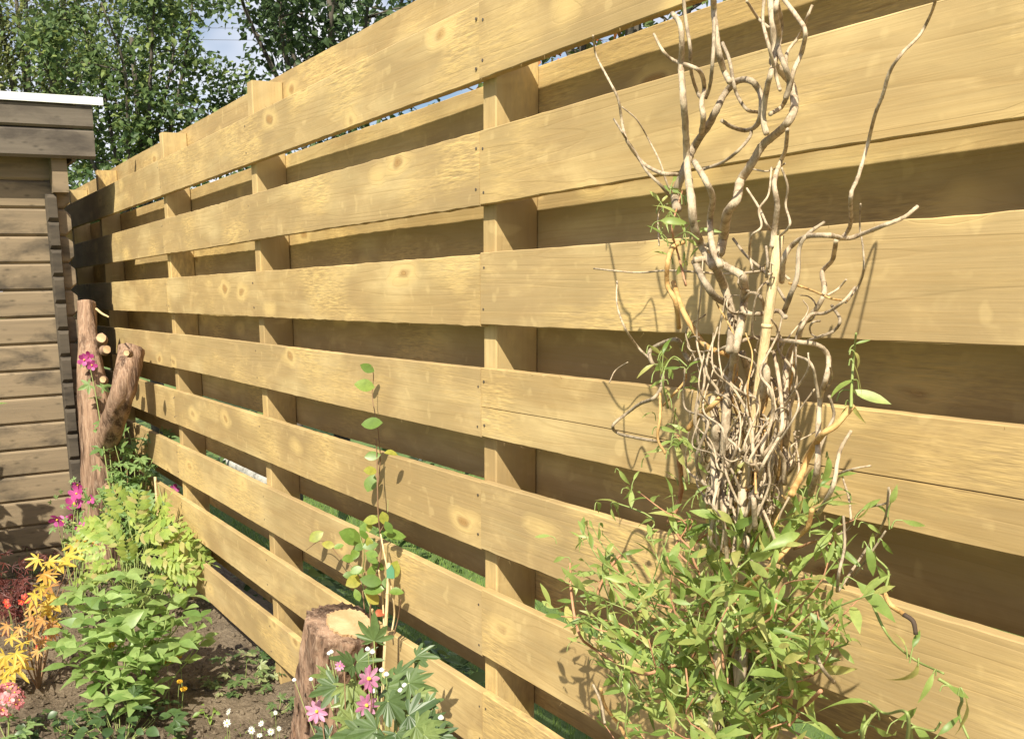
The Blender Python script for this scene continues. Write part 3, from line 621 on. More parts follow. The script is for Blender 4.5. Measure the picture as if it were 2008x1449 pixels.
for zf, pts, r0, r1, m in [
 (A, [(585,72),(625,130),(634,230),(630,350),(642,520),(655,700),(662,860),(684,1050),(702,1200),(740,1290),(800,1400)], 4.5, 8.5, 'g'),
 (A, [(845,635),(900,668),(970,686),(1030,655),(1052,560),(1042,480),(995,425),(925,428),(862,490),(820,570),(770,665),(705,760),(660,860),(620,960),(600,1030),(610,1100)], 3.5, 9.0, 'b'),
 (A, [(798,-60),(803,60),(815,180),(832,290),(860,380),(885,430)], 5.5, 5.0, 'g'),
 (A, [(848,228),(885,320),(905,430),(925,500),(975,575),(1040,592)], 3.5, 3.0, 'b'),
 (A, [(488,180),(535,268),(590,318),(690,352),(738,390),(752,470),(738,540),(748,620),(738,700)], 2.5, 5.5, 'g'),
 (A, [(640,-40),(656,110),(678,250),(684,380),(718,490),(742,520)], 3.5, 3.5, 'b'),
 (A, [(806,100),(798,300),(782,450),(762,515)], 3.5, 3.0, 'b'),
 (A, [(1095,-50),(1108,100),(1122,250),(1112,330),(1165,385),(1212,450),(1226,560),(1190,645),(1120,712),(1058,765),(1000,862),(942,955),(922,1050),(872,1125),(852,1250),(835,1330)], 5.5, 9.5, 'g'),
 (A, [(975,8),(1035,98),(1090,146)], 2.2, 2.6, 'g'),
 (A, [(1150,-30),(1235,85),(1282,165),(1262,280),(1222,370),(1200,470),(1160,560),(1100,600)], 3.6, 4.2, 'g'),
 (A, [(1320,28),(1288,105),(1252,190),(1190,272),(1180,350)], 2.4, 3.4, 'g'),
 (A, [(1125,-20),(1155,120),(1142,250),(1168,330),(1200,430),(1180,520)], 4.2, 4.8, 'b'),
 (A, [(1068,-10),(1060,115),(1088,230),(1130,400),(1150,475)], 2.8, 3.0, 'g'),
 (A, [(1140,-50),(1128,60),(1145,180),(1130,300),(1100,390),(1075,500),(1062,620),(1080,705)], 4.5, 5.2, 'g'),
 (A, [(1972,-15),(1940,80),(1880,190),(1790,282),(1725,382),(1690,500),(1650,600),(1612,750),(1560,930),(1522,1025),(1522,1160),(1500,1222),(1450,1262)], 2.2, 3.6, 'g'),
 (A, [(1872,1085),(1800,1142),(1690,1186),(1600,1222),(1500,1252),(1400,1236),(1290,1242),(1212,1290),(1170,1360),(1160,1480)], 3.0, 5.0, 'g'),
 (A, [(1380,1168),(1290,1235),(1250,1310),(1240,1450),(1200,1560),(1170,1640)], 2.8, 5.0, 'b'),
 (A, [(1190,680),(1178,790),(1150,855),(1120,960),(1136,1080),(1122,1200),(1110,1300)], 3.2, 5.4, 'g'),
 (A, [(975,990),(1040,1092),(1082,1182),(1122,1235)], 2.0, 2.4, 'g'),
 (A, [(1105,880),(1090,1020),(1040,1100),(1052,1190),(1000,1242),(990,1340),(1010,1420)], 1.8, 2.4, 'g'),
 (A, [(1158,880),(1190,980),(1180,1080),(1202,1180),(1150,1240)], 1.8, 2.2, 'g'),
 (A, [(168,188),(185,292),(250,420),(300,520),(320,640),(342,732),(400,822),(450,872),(530,910),(612,916)], 2.0, 4.2, 'g'),
 (A, [(278,626),(318,690),(350,742),(392,802),(450,900),(520,970),(570,1030)], 2.0, 3.0, 'b'),
 (A, [(320,562),(400,632),(470,752),(520,852),(560,972),(600,1030)], 1.5, 2.2, 'g'),
 (A, [(740,892),(850,852),(930,792),(990,722),(1000,685)], 3.0, 3.0, 'b'),
 (A, [(700,850),(760,950),(796,1042),(782,1160),(796,1300),(840,1400)], 5.2, 6.0, 'g'),
 (A, [(1010,890),(1080,900),(1140,880),(1175,860)], 1.6, 1.8, 'g'),
 (A, [(515,1290),(512,1130),(560,1070)], 1.6, 1.6, 'g'),
 (B, [(640,195),(582,222),(552,300),(550,420),(592,505),(610,640)], 5.0, 4.5, 'o'),
 (B, [(580,405),(632,555),(702,675),(762,742),(880,792),(902,870),(870,950),(782,1042),(700,1105),(655,1165)], 5.2, 5.0, 'o'),
 (B, [(688,292),(780,286),(862,330),(940,382),(946,500),(930,620),(902,745),(890,860),(860,1000),(848,1200),(838,1460),(850,1600)], 6.5, 8.5, 'g'),
 (B, [(690,300),(740,400),(800,482),(862,525),(880,610),(870,760)], 6.0, 6.5, 'b'),
 (B, [(770,200),(800,330),(845,430),(880,560),(905,700),(880,850)], 8.0, 8.0, 'b'),
 (B, [(1160,585),(1120,552),(1050,566),(952,562),(938,512),(980,462),(1030,480),(1052,545)], 4.2, 3.2, 'g'),
 (B, [(290,398),(290,520),(332,642),(400,742),(455,795)], 2.0, 2.8, 'g'),
 (B, [(170,334),(280,346),(400,355),(545,345),(700,352),(880,362),(1100,345),(1180,390)], 2.0, 2.6, 'g'),
 (B, [(250,922),(282,860),(345,818)], 1.5, 1.5, 'b'),
 (B, [(664,812),(632,762),(600,702),(520,722),(460,762),(472,822),(522,872),(520,942),(480,1002),(410,1032),(340,1082),(270,1142),(292,1182),(380,1206),(460,1220),(560,1235)], 5.0, 3.0, 'b'),
 (B, [(1520,430),(1462,502),(1370,562),(1290,572),(1242,642),(1212,742),(1190,830)], 2.4, 4.0, 'g'),
 (B, [(1422,190),(1402,290),(1350,352),(1362,450),(1320,542),(1250,622),(1220,702),(1172,802),(1160,950),(1175,1100),(1150,1300),(1120,1450),(1080,1600)], 3.8, 7.0, 'g'),
 (B, [(690,812),(800,762),(900,722),(1000,690),(1100,702),(1220,712),(1330,732),(1382,792),(1370,900),(1340,1000),(1330,1150),(1325,1350),(1290,1500)], 3.0, 5.2, 'g'),
 (B, [(1210,782),(1290,822),(1320,932),(1330,1002)], 2.2, 2.4, 'g'),
 (B, [(1390,840),(1400,900),(1370,960)], 1.6, 2.0, 'g'),
 (B, [(640,852),(640,912),(592,972),(528,1042)], 2.6, 2.4, 'o'),
 (B, [(512,980),(512,1100),(500,1210),(540,1290)], 3.0, 2.6, 'o'),
 (B, [(936,770),(970,880),(992,1000),(1002,1150),(1032,1350),(1050,1480),(1060,1650)], 6.0, 8.5, 'g'),
 (B, [(1052,620),(1042,800),(1062,900),(1012,1100),(972,1300),(942,1450),(930,1650)], 6.0, 8.5, 'g'),
 (B, [(1100,762),(1132,950),(1142,1150),(1090,1240),(1040,1302)], 3.6, 3.2, 'g'),
 (B, [(780,1000),(800,1150),(795,1300),(800,1460),(830,1650)], 8.0, 9.0, 'g'),
 (B, [(745,720),(760,800),(830,870),(890,940),(960,1000),(975,1080)], 2.4, 2.6, 'g'),
 (B, [(890,180),(960,270),(1040,340),(1110,420),(1160,500)], 2.6, 2.8, 'b'),
 (B, [(1060,220),(1068,300),(1060,380)], 2.2, 2.2, 'b'),
 (B, [(1475,390),(1430,440),(1380,470)], 1.8, 2.2, 'g'),
 (B, [(1480,500),(1400,490),(1330,460),(1250,430),(1180,410)], 1.8, 2.2, 'o'),
 (B, [(1400,525),(1442,600),(1410,655),(1340,685),(1270,710)], 2.6, 2.8, 'b'),
 (B, [(1548,0),(1545,120),(1560,220),(1565,330),(1540,420),(1470,510)], 1.4, 2.0, 'b'),
 (B, [(1500,1170),(1440,1280),(1405,1460),(1330,1600)], 2.6, 4.4, 'g'),
 (B, [(1600,1352),(1510,1368),(1420,1398)], 1.6, 2.0, 'g'),
 (B, [(1385,990),(1410,1090),(1370,1180),(1330,1280)], 2.6, 3.4, 'b'),
 (B, [(1508,1040),(1420,1142),(1350,1192),(1290,1282),(1240,1400),(1190,1500)], 5.0, 6.0, 'o'),
 
 (B, [(600,1200),(612,1330),(622,1460),(600,1560),(560,1640)], 5.0, 5.5, 'r'),
 (Cc, [(510,560),(450,640),(412,720),(400,795)], 3.2, 3.2, 'r'),
 (Cc, [(278,600),(285,750),(322,930),(400,1002),(520,1082),(620,1112),(705,1090),(800,1060)], 3.0, 4.2, 'r'),
 (Cc, [(1725,718),(1762,790),(1832,842)], 4.2, 4.0, 'o'),
 (Cc, [(1400,350),(1380,430),(1330,480),(1220,600),(1080,720)], 4.0, 4.4, 'o'),
 (Cc, [(850,955),(960,970),(1080,1000),(1160,1010)], 3.2, 3.2, 'r'),
 (Cc, [(650,890),(760,910),(850,905),(950,860)], 3.4, 3.4, 'o'),
 (Cc, [(420,1180),(440,1260),(500,1340),(545,1420)], 4.0, 4.6, 'o'),
 (Cc, [(385,1160),(420,1240),(440,1340)], 2.8, 3.0, 'b'),
 (Cc, [(1660,740),(1720,880),(1780,970),(1880,1050),(2008,1110)], 2.4, 1.8, 's'),
 (Cc, [(1755,250),(1735,400),(1660,520),(1580,640),(1520,730)], 1.8, 2.6, 'b'),
 (Cc, [(1545,380),(1550,520),(1525,640),(1515,730)], 2.2, 2.6, 'b'),
 (Cc, [(1540,200),(1570,300),(1580,400)], 1.8, 2.0, 'g'),
 (Cc, [(1400,990),(1450,1090),(1500,1150)], 3.0, 3.4, 'b'),
 (Cc, [(1440,1190),(1350,1280),(1290,1350)], 3.6, 3.8, 'r'),
 (Cc, [(1680,1300),(1640,1380),(1630,1500)], 2.8, 3.2, 's'),
 (Cc, [(1740,450),(1640,600),(1560,700)], 1.6, 2.2, 'b'),
]:
    wstem(zf, pts, r0, r1, m)
wstem(B, [(1525,668),(1512,800),(1502,950),(1500,1050)], 1.6, 2.6, 's', -.02, 'shoot')
for pts, r0, r1, m in [([(1778,1460),(1782,1410),(1770,1393),(1735,1398),(1702,1375)], 3, 2, 's'), ([(1690,1460),(1694,1425),(1722,1392)], 3.2, 2, 's'), ([(1694,1428),(1660,1436),(1640,1420)], 2, 1.6, 's'), ([(1900,1449),(1880,1400),(1886,1370),(1868,1348),(1840,1330)], 2, 3, 's'), ([(1788,1449),(1790,1425),(1830,1432),(1845,1415)], 2.4, 1.8, 's'), ([(1735,1160),(1742,1120),(1716,1090),(1712,1060)], 2, 1.6, 's'), ([(1600,1060),(1660,1040),(1690,1000),(1740,985),(1745,960)], 2.4, 1.6, 'b'), ([(1310,800),(1300,740),(1320,700),(1350,720)], 2, 1.4, 's'), ([(1345,960),(1330,900),(1320,850),(1325,800)], 2.4, 1.4, 's'), ([(1345,560),(1330,500),(1318,450),(1330,400),(1338,375)], 2.4, 1.4, 'r'), ([(1330,480),(1302,470),(1290,440)], 1.6, 1.2, 's'), ([(1370,470),(1345,455),(1318,470)], 1.6, 1.2, 's')]:
    wstem(lambda x, y: (x, y), pts, r0, r1, m, name='shoot')
rw = random.Random(77)
for i in range(66):
    x0 = rw.gauss(1455, 42); y0 = rw.uniform(900, 1120); yt_ = y0-rw.uniform(110, 420); xt = x0+rw.gauss(0, 55); n = rw.randint(5, 8); amp = rw.uniform(8, 26); ph = rw.uniform(0, 6.3); fr = rw.uniform(.7, 1.3)
    xt = min(max(xt, 1300), 1640)
    pts = [(x0+(xt-x0)*k/(n-1)+amp*math.sin(ph+fr*2.2*k)*(.35+k/n), y0+(yt_-y0)*k/(n-1)+.6*amp*math.cos(ph+fr*2.6*k)) for k in range(n)]
    wstem(lambda x, y: (x, y), pts, rw.uniform(2.0, 5.0), rw.uniform(1.0, 1.7), rw.choice('gggggbbgggo'), None, 'twig')
for i in range(28):
    x0 = rw.gauss(1450, 75); y0 = rw.uniform(480, 1000); a = rw.uniform(0, 6.3); L = rw.uniform(25, 70); c = rw.choice((-1, 1))*rw.uniform(.5, 1.1)
    pts = [(x0, y0)]
    for k in range(5): a += c; pts.append((pts[-1][0]+L/4*math.cos(a), pts[-1][1]-L/4*math.sin(a)))
    wstem(lambda x, y: (x, y), pts, 2.0, 1.0, rw.choice('ggb'), None, 'twig')
mbw = MB(); Pt = [onY(*Cc(*p), YW) for p in ((1825,838),(1868,870),(1880,930))]; tube(mbw, rel(wil, Pt), .0027, .0022, 7, True, .06); ob('dead_tip', mbw.me('dead_tip', DRYTIP, True), wil)
# trunks down to the ground
for i in range(6):
    t0 = onY(1400+i*14, 1400+10*i, YW+rnd.uniform(-.03, .03)); mbw = MB(); bx_, by_ = 0.90+rnd.uniform(-.035, .035), YW+rnd.uniform(-.03, .03)
    tube(mbw, rel(wil, [(bx_, by_, -0.03), (bx_+rnd.uniform(-.02, .02), by_, .25), (t0.x+rnd.uniform(-.03, .03), t0.y, .55), t0, t0+Vector((rnd.uniform(-.02, .02), 0, .12))]), .012, .0058, 9, True, .04)
    ob('trunk', mbw.me('trunk', WIL_B if i % 2 else WIL_G, True), wil)
# willow leaves
WL = leaf_material('willow_leaf', (0.17, 0.27, 0.055), (0.40, 0.50, 0.15), 0.46, 0.42, (0.50, 0.48, 0.16))
lan = [(0, 0.012), (0.12, 0.055), (0.35, 0.10), (0.6, 0.09), (0.85, 0.04), (1, 0.0)]
lan2 = [(0, 0.012), (0.15, 0.08), (0.4, 0.145), (0.65, 0.125), (0.88, 0.05), (1, 0.0)]
WLM = [leaf_mesh('willow_leaf', WL, lan, .35, .25, .4), leaf_mesh('willow_leaf', WL, lan, .2, 1.0, -.6), leaf_mesh('willow_leaf', WL, lan2, .3, .5, .9), leaf_mesh('willow_leaf', WL, lan2, .15, .15, -.2), leaf_mesh('willow_leaf', WL, lan, .3, 1.7, 1.5), leaf_mesh('willow_leaf', WL, lan2, .35, .8, 0.2, 6, .2)]
wleaves = []; mbpet = MB()
def petiole(p, d, L):
    q = Vector(p); d = Vector(d).normalized(); k = L*.5*1.22/F_PX
    tube(mbpet, rel(wil, [q, q-d*k*.5+Vector((0, 0, -k*.2)), q-d*k*.7+Vector((0, 0, -k*.8))]), .0007, .0009, 4, False, 0, nseg=5)
def wl(p, d, size): wleaves.append((Vector(p), Vector(d), Vector((0.5, -0.6, 0.7))+rvec(.55), size, rnd.choice(WLM)))
# explicit leaves on the upper shoots
for (x, y, ang, L) in [(1675,690,-50,36),(1670,765,-25,66),(1671,745,205,60),(1674,712,-70,56),(1677,675,20,26),(1668,795,215,40),(1668,790,-70,44),(1300,460,150,40),(1318,420,-70,40),(1335,380,100,30),(1345,470,-20,35),(1370,450,-10,45),(1310,500,170,40),(1300,445,70,30),(1350,445,40,35),(1320,480,-120,30),(1295,700,80,30),(1350,720,45,30),(1310,720,-60,30),(1300,745,200,35),(1320,850,70,35),(1330,860,-20,40),(1345,870,-40,50),(1320,865,180,45),(1300,880,200,40),(1330,830,110,30),(1360,900,-50,45),(1380,700,60,30)]:
    p = onY(x, y, YW+rnd.uniform(-.03, .02)); a = math.radians(ang); d = Vector(_R)*math.cos(a)+Vector(_U)*math.sin(a)+Vector(_F)*rnd.uniform(-.5, .3)
    wl(p, d, L*1.22/F_PX); petiole(p, d, L)
zone = [(1060,1180),(1080,1050),(1200,990),(1300,900),(1400,930),(1480,960),(1560,900),(1650,940),(1720,1040),(1760,1110),(1700,1200),(1670,1300),(1640,1480),(1140,1480),(1120,1330),(1110,1240)]
def inside(x, y):
    c = False; n = len(zone)
    for i in range(n):
        x1, y1 = zone[i]; x2, y2 = zone[i-1]
        if (y1 > y) != (y2 > y) and x < (x2-x1)*(y-y1)/(y2-y1)+x1: c = not c
    return c
shoots = 0; mbs = MB(); mbs2 = MB()
while shoots < 160:
    x = rnd.gauss(1395, 185); y = rnd.gauss(1220, 165)
    if not inside(x, y): continue
    shoots += 1
    dy = rnd.gauss(0, .075); tip = onY(x, y, min(YW+dy, -0.04))
    x0 = 1415+rnd.uniform(-60, 60)+(x-1415)*0.35; y0 = min(y+rnd.uniform(60, 190), 1560)
    st = onY(x0, y0, YW+rnd.uniform(-.03, .03)); mid = st.lerp(tip, .5)+rvec(.015)
    m = rnd.choice([mbs, mbs, mbs2]); P = tube(m, rel(wil, [st, st.lerp(tip, .25)+rvec(.012), mid, st.lerp(tip, .75)+rvec(.012), tip]), .0017, .0008, 5, True, 0, nseg=14)
    n = rnd.randint(6, 9)
    for k in range(n):
        u = 0.3+0.7*(k+rnd.random()*.5)/n; i = min(int(u*14), 13); p = P[i]+base(wil); t = (P[i+1]-P[i]).normalized()
        d = (t*0.4+rvec(.75)); wl(p, d, rnd.uniform(.022, .050))
    wl(P[-1]+base(wil), P[-1]-P[-3], rnd.uniform(.016, .03))
ob('leafy_shoots', mbs.me('leafy_shoots', STEM_G, True), wil, kind='stuff'); ob('woody_shoots', mbs2.me('woody_shoots', WIL_R, True), wil, kind='stuff')
# right-hand sprigs
for (pts, n) in [([(1640,1330),(1600,1300),(1700,1330),(1760,1350)], 0)]: pass
for (x, y, ang, L) in [(1700,1375,170,75),(1715,1425,-35,85),(1790,1420,-50,60),(1840,1440,50,50),(1760,1410,20,50),(1690,1440,90,40),(1800,1300,-88,70),(1830,1320,-120,55),(1890,1360,-75,70),(1860,1345,-30,40),(1790,1270,70,35),(1775,1265,110,30),(1700,1070,-80,55),(1720,1110,-60,60),(1650,1080,190,50),(1730,1060,-60,30),(1770,1020,-20,45),(1740,1010,120,35),(1690,1000,30,45),(1640,1095,120,35),(1680,1140,-50,90),(1640,1100,160,45),(1710,1080,80,45),(1655,960,170,40),(1600,950,-10,60),(1590,975,215,60),(1600,1010,140,40)]:
    p = onY(x, y, YW+rnd.uniform(-.04, .03)); a = math.radians(ang); d = Vector(_R)*math.cos(a)+Vector(_U)*math.sin(a)+Vector(_F)*rnd.uniform(-.4, .3)
    wl(p, d, L*1.22/F_PX); petiole(p, d, L)
for (cx_, cy_, sx_, sy_, n_) in [(1335, 450, 32, 50, 16), (1320, 720, 40, 28, 14), (1335, 865, 38, 30, 16), (1290, 960, 60, 30, 12), (1600, 985, 60, 40, 14), (1130, 1100, 35, 60, 14), (1180, 1300, 40, 60, 12)]:
    for k in range(n_):
        p = onY(rnd.gauss(cx_, sx_), rnd.gauss(cy_, sy_), YW+rnd.uniform(-.05, .05)); d = rvec(1)+Vector((0, 0, .2)); L = rnd.uniform(26, 56); wl(p, d, L*1.22/F_PX); petiole(p, d, L)
ob('petioles', mbpet.me('petioles', STEM_G, True), wil, kind='stuff')
wleaves.sort(key=lambda q: (q[0]-Vector(CAM)).length-q[3]*6)
mbl = MB()
for i, (p, d, nrm, s, me) in enumerate(wleaves):
    mw = orient(p-base(wil), d, nrm, s)
    if i < 290: ob('leaf', me, wil, mw)
    else: joined(mbl, me, mw)
ob('inner_leaves', mbl.me('inner_leaves', WL, True), wil, kind='stuff')
# cane holding the willow
c_top = onY(1528, 462, -0.215); c_bot = onY(1447, 1060, -0.215); c_dir = (c_bot-c_top); c_gnd = c_top+c_dir*((c_top.z+0.05)/(c_top.z-c_bot.z))
def cane(name, label, top, bot, r, n_nodes=5):
    t = thing(name, label, 'cane', (bot.x, bot.y, 0), 'bamboo plant canes'); mbc = MB()
    tube(mbc, rel(t, [bot, bot.lerp(top, .5), top]), r, r*0.9, 12, True, 0.0, nseg=30); ob('rod', mbc.me('rod', CANE, True), t)
    for i in range(n_nodes):
        u = (i+.6)/n_nodes; p = bot.lerp(top, u); d = (top-bot).normalized(); mbc = MB(); tube(mbc, rel(t, [p-d*r*.35, p, p+d*r*.35]), r, r, 12, True, 0, nseg=4, radii=[r*.98, r*1.13, r*.98]); ob('node_ring', mbc.me('node_ring', CANE, True), t)
    return t
cane('bamboo_cane', 'thick straight pale cane standing among the willow stems', c_top, c_gnd, .0062, 6)

# ------------------------------------------------------------------ climbing plant
YC = -0.045
cl = thing('climbing_plant', 'slender climbing plant with rounded green leaves scrambling up the fence beside the short stump', 'climber', (-0.52, -0.06, 0))
CL = leaf_material('climber_leaf', (0.12, 0.21, 0.035), (0.22, 0.34, 0.07), 0.4, 0.38, (0.42, 0.40, 0.07))
CLY = leaf_material('yellow_climber_leaf', (0.42, 0.38, 0.07), (0.55, 0.48, 0.10), 0.4, 0.45)
ov = [(0, 0.02), (0.1, 0.17), (0.3, 0.31), (0.55, 0.34), (0.8, 0.22), (0.94, 0.08), (1, 0.0)]
CLM = [leaf_mesh('climber_leaf', CL, ov, .12, .2), leaf_mesh('climber_leaf', CL, ov, .3, .5, .2), leaf_mesh('climber_leaf', CL, ov, .05, .1, -.2)]
CLMY = leaf_mesh('climber_leaf', CLY, ov, .1, .2)
def Dz(x, y): return (560+x/2.587, 680+y/2.587)
def cstem(pts, r0, r1, mat=STEM_B, dy=0.0, root=cl, Yp=YC, name='stem'):
    m = MB(); tube(m, rel(root, [onY(*Dz(*p), Yp+dy+0.008*math.sin(i*1.7)) for i, p in enumerate(pts)]), r0, r1, 7, True, .04, nseg=len(pts)*6); return ob(name, m.me(name, mat, True), root)
cstem([(455,1560),(440,1450),(430,1330),(450,1200),(478,1090),(484,1000),(470,850),(466,700),(463,560),(460,468)], .0030, .0016)
cstem([(470,700),(480,560),(470,430),(456,350),(440,250),(446,150),(436,100)], .0016, .001, dy=.012)
cstem([(400,1330),(380,1180),(330,1110),(270,1060),(220,1000),(170,985),(105,1030)], .0016, .0009)
cstem([(440,1350),(390,1200),(400,1050),(380,960),(410,900),(470,850)], .0018, .001, STEM_G)
cstem([(500,1420),(490,1250),(472,1130)], .0026, .0024, CANE, -.01)
cstem([(540,1440),(552,1350),(540,1240),(505,1070),(482,950)], .0026, .002, CANE, -.006)
cstem([(545,1470),(570,1380),(585,1280)], .002, .0012, STEM_B)
cstem([(450,1450),(448,1380),(440,1330)], .003, .003, CANE, -.01)
cstem([(478,940),(498,905),(505,880)], .0012, .0008); cstem([(518,840),(520,775)], .0008, .0006, STEM_G)
for (x, y, ang, L, c) in [(450,125,155,66,0),(452,205,170,86,0),(492,385,182,92,0),(400,560,10,72,0),(395,628,0,64,0),(415,735,70,84,0),(500,540,5,60,0),(395,885,10,80,0),(490,835,-75,60,0),(505,885,-60,60,0),(378,950,60,66,0),(320,925,-60,48,0),(270,940,-20,130,0),(420,980,130,60,0),(495,945,-8,105,0),(120,985,35,86,0),(250,1010,170,66,0),(245,1020,20,50,0),(340,1080,70,70,0),(285,1080,10,70,0),(470,1060,165,60,0),(470,1000,190,70,0),(330,1125,-10,66,0),(290,1160,5,64,0),(305,1210,25,90,0),(490,1195,170,98,0),(500,1230,180,95,0),(500,1225,75,52,0),(525,1245,10,64,0),(470,1305,130,78,1),(375,1290,110,60,0),(425,1170,70,60,0),(400,1010,40,60,0),(430,1020,100,50,0),(350,1030,30,60,0),(360,1160,60,50,1),(420,940,80,46,0),(410,1060,-30,60,0),(440,1100,-20,60,0),(390,1120,200,60,0),(525,1180,65,90,0)]:
    p = onY(*Dz(x, y), YC+rnd.uniform(-.03, .015)); a = math.radians(ang); d = Vector(_R)*math.cos(a)+Vector(_U)*math.sin(a)+Vector(_F)*rnd.uniform(-.25, .25)
    nrm = -Vector(_F)+Vector((0, 0, .6))+rvec(.28)
    ob('leaf', CLMY if c else rnd.choice(CLM), cl, orient(p-base(cl), d, nrm, L*1.18/2.587*2.55/F_PX, rnd.uniform(.85, 1.05)))
RED = leaf_material('red_dead_leaf', (0.42, 0.11, 0.05), (0.5, 0.16, 0.08), .3, .5); rl = leaf_mesh('red_leaf', RED, ov, .5, 1.6)
ob('withered_leaf', rl, cl, orient(onY(*Dz(455, 1365), YC-.03)-base(cl), Vector(_R)*.8+Vector(_U)*.6, -Vector(_F)+Vector((0, 0, .8)), .035))
ct = onY(*Dz(525, 1095), -0.06); cb = onY(*Dz(508, 1440), -0.075); cg = ct+(cb-ct)*((ct.z+.05)/(ct.z-cb.z))
cane('bamboo_cane', 'thin straight cane beside the climbing plant, a green tie near its top', ct, cg, .0046, 4)
TIE = plain('green_plastic_tie', (0.10, 0.26, 0.15), .5)
q = onY(*Dz(530, 1130), -0.068); mbt = MB(); mbt.box(-.009, .011, -.0022, .0022, -.022, .0); mbt.add([(-.009, -.0022, 0), (.011, -.0022, 0), (.004, -.0022, .014), (-.009, .0022, 0), (.011, .0022, 0), (.004, .0022, .014)], [(0, 1, 2), (5, 4, 3), (1, 4, 5, 2), (2, 5, 3, 0)])
o = ob('plant_tie', mbt.me('plant_tie', TIE), None, Matrix.Translation(q) @ Matrix.Rotation(.9, 4, 'Z')); tag(o, 'small green plastic tie clipped on the thin cane by the climbing plant', 'plant tie')

# ------------------------------------------------------------------ bedding plants on the left
def simple_stem(root, pts, r0, r1, mat, name='stem', sides=6):
    m = MB(); P = tube(m, rel(root, pts), r0, r1, sides, True, .03, nseg=len(pts)*5); ob(name, m.me(name, mat, True), root); return [p+base(root) for p in P]
UPV = Vector((0, 0, 1)); VIEW = -Vector(_F); SIDE = Vector(_R)
def scatter_leaves(root, P, n, meshes, s0, s1, t0=.25, flat=.6, name='leaf', pair=True, up=.15, tilt=.25):
    k = 0
    for i in range(n):
        u = t0+(1-t0)*(i+.5)/n; idx = min(int(u*(len(P)-1)), len(P)-2); p = P[idx].lerp(P[idx+1], rnd.random()); t = (P[idx+1]-P[idx]).normalized()
        a0 = i*1.57+rnd.uniform(-.4, .4)
        for s in ((0, math.pi) if pair else (0,)):
            d = Vector((math.cos(a0+s), math.sin(a0+s), up+rnd.uniform(-.3, .35)))+t*.35
            nrm = UPV+VIEW*.35+rvec(tilt)
            sz = rnd.uniform(s0, s1)*(1-.35*abs(u-.6))
            ob(name, rnd.choice(meshes), root, orient(p-base(root), d, nrm, sz, rnd.uniform(.85, 1.1))); k += 1
    return k
# -- green shrub with opposite pointed leaves
GL = leaf_material('shrub_leaf', (0.16, 0.27, 0.065), (0.36, 0.48, 0.165), .44, .42)
po = [(0, .015), (.1, .085), (.3, .19), (.5, .205), (.75, .12), (.92, .035), (1, 0)]
GLM = [leaf_mesh('shrub_leaf', GL, po, .2, .35), leaf_mesh('shrub_leaf', GL, po, .35, .7, .2), leaf_mesh('shrub_leaf', GL, po, .1, .5, -.15)]
gb = onZ(275, 1390, 0.02)
gs = thing('leafy_shrub', 'bushy green shrub with pointed leaves growing in the middle of the bed', 'shrub', (gb.x, gb.y, 0.0))
def dep(p): return (Vector(p)-Vector(CAM)).dot(Vector(_F))
GD = dep(gb)
for (tx, ty, dd, n) in [(247,1130,0,5),(205,1170,-.05,4),(165,1215,-.08,4),(120,1235,.02,3),(190,1250,-.14,4),(300,1150,.08,4),(330,1180,.1,4),(350,1260,-.05,4),(395,1210,.0,3),(230,1230,-.15,4),(285,1250,-.13,4),(150,1270,-.1,3),(180,1330,-.12,3),(240,1330,-.15,3),(320,1290,-.1,3),(200,1290,.06,3),(280,1200,.1,3),(130,1180,.1,2),(270,1290,-.2,3),(225,1175,.1,4),(150,1160,.12,3),(180,1140,.15,3),(110,1270,-.05,3),(370,1170,.15,3),(340,1220,.1,3),(310,1220,-.1,3),(160,1310,-.1,3),(210,1370,-.2,3),(300,1350,-.15,3),(260,1370,-.22,3),(255,1215,-.1,4),(400,1250,.05,2)]:
    tp = atD(tx, ty, GD+dd); b0 = Vector((gb.x+rnd.uniform(-.05, .05), gb.y+rnd.uniform(-.05, .05), 0.0))
    P = simple_stem(gs, [b0, b0.lerp(tp, .4)+Vector((0, 0, .05))+rvec(.012), b0.lerp(tp, .75)+rvec(.012), tp], .0034, .0013, STEM_G)
    scatter_leaves(gs, P, n, GLM, .07, .125, .36, tilt=.5)
    for a in range(4):
        an = a*1.57+rnd.random(); ob('leaf', rnd.choice(GLM), gs, orient(tp-base(gs), Vector((math.cos(an), math.sin(an), .25)), UPV+VIEW*.3+rvec(.35), rnd.uniform(.06, .105)))
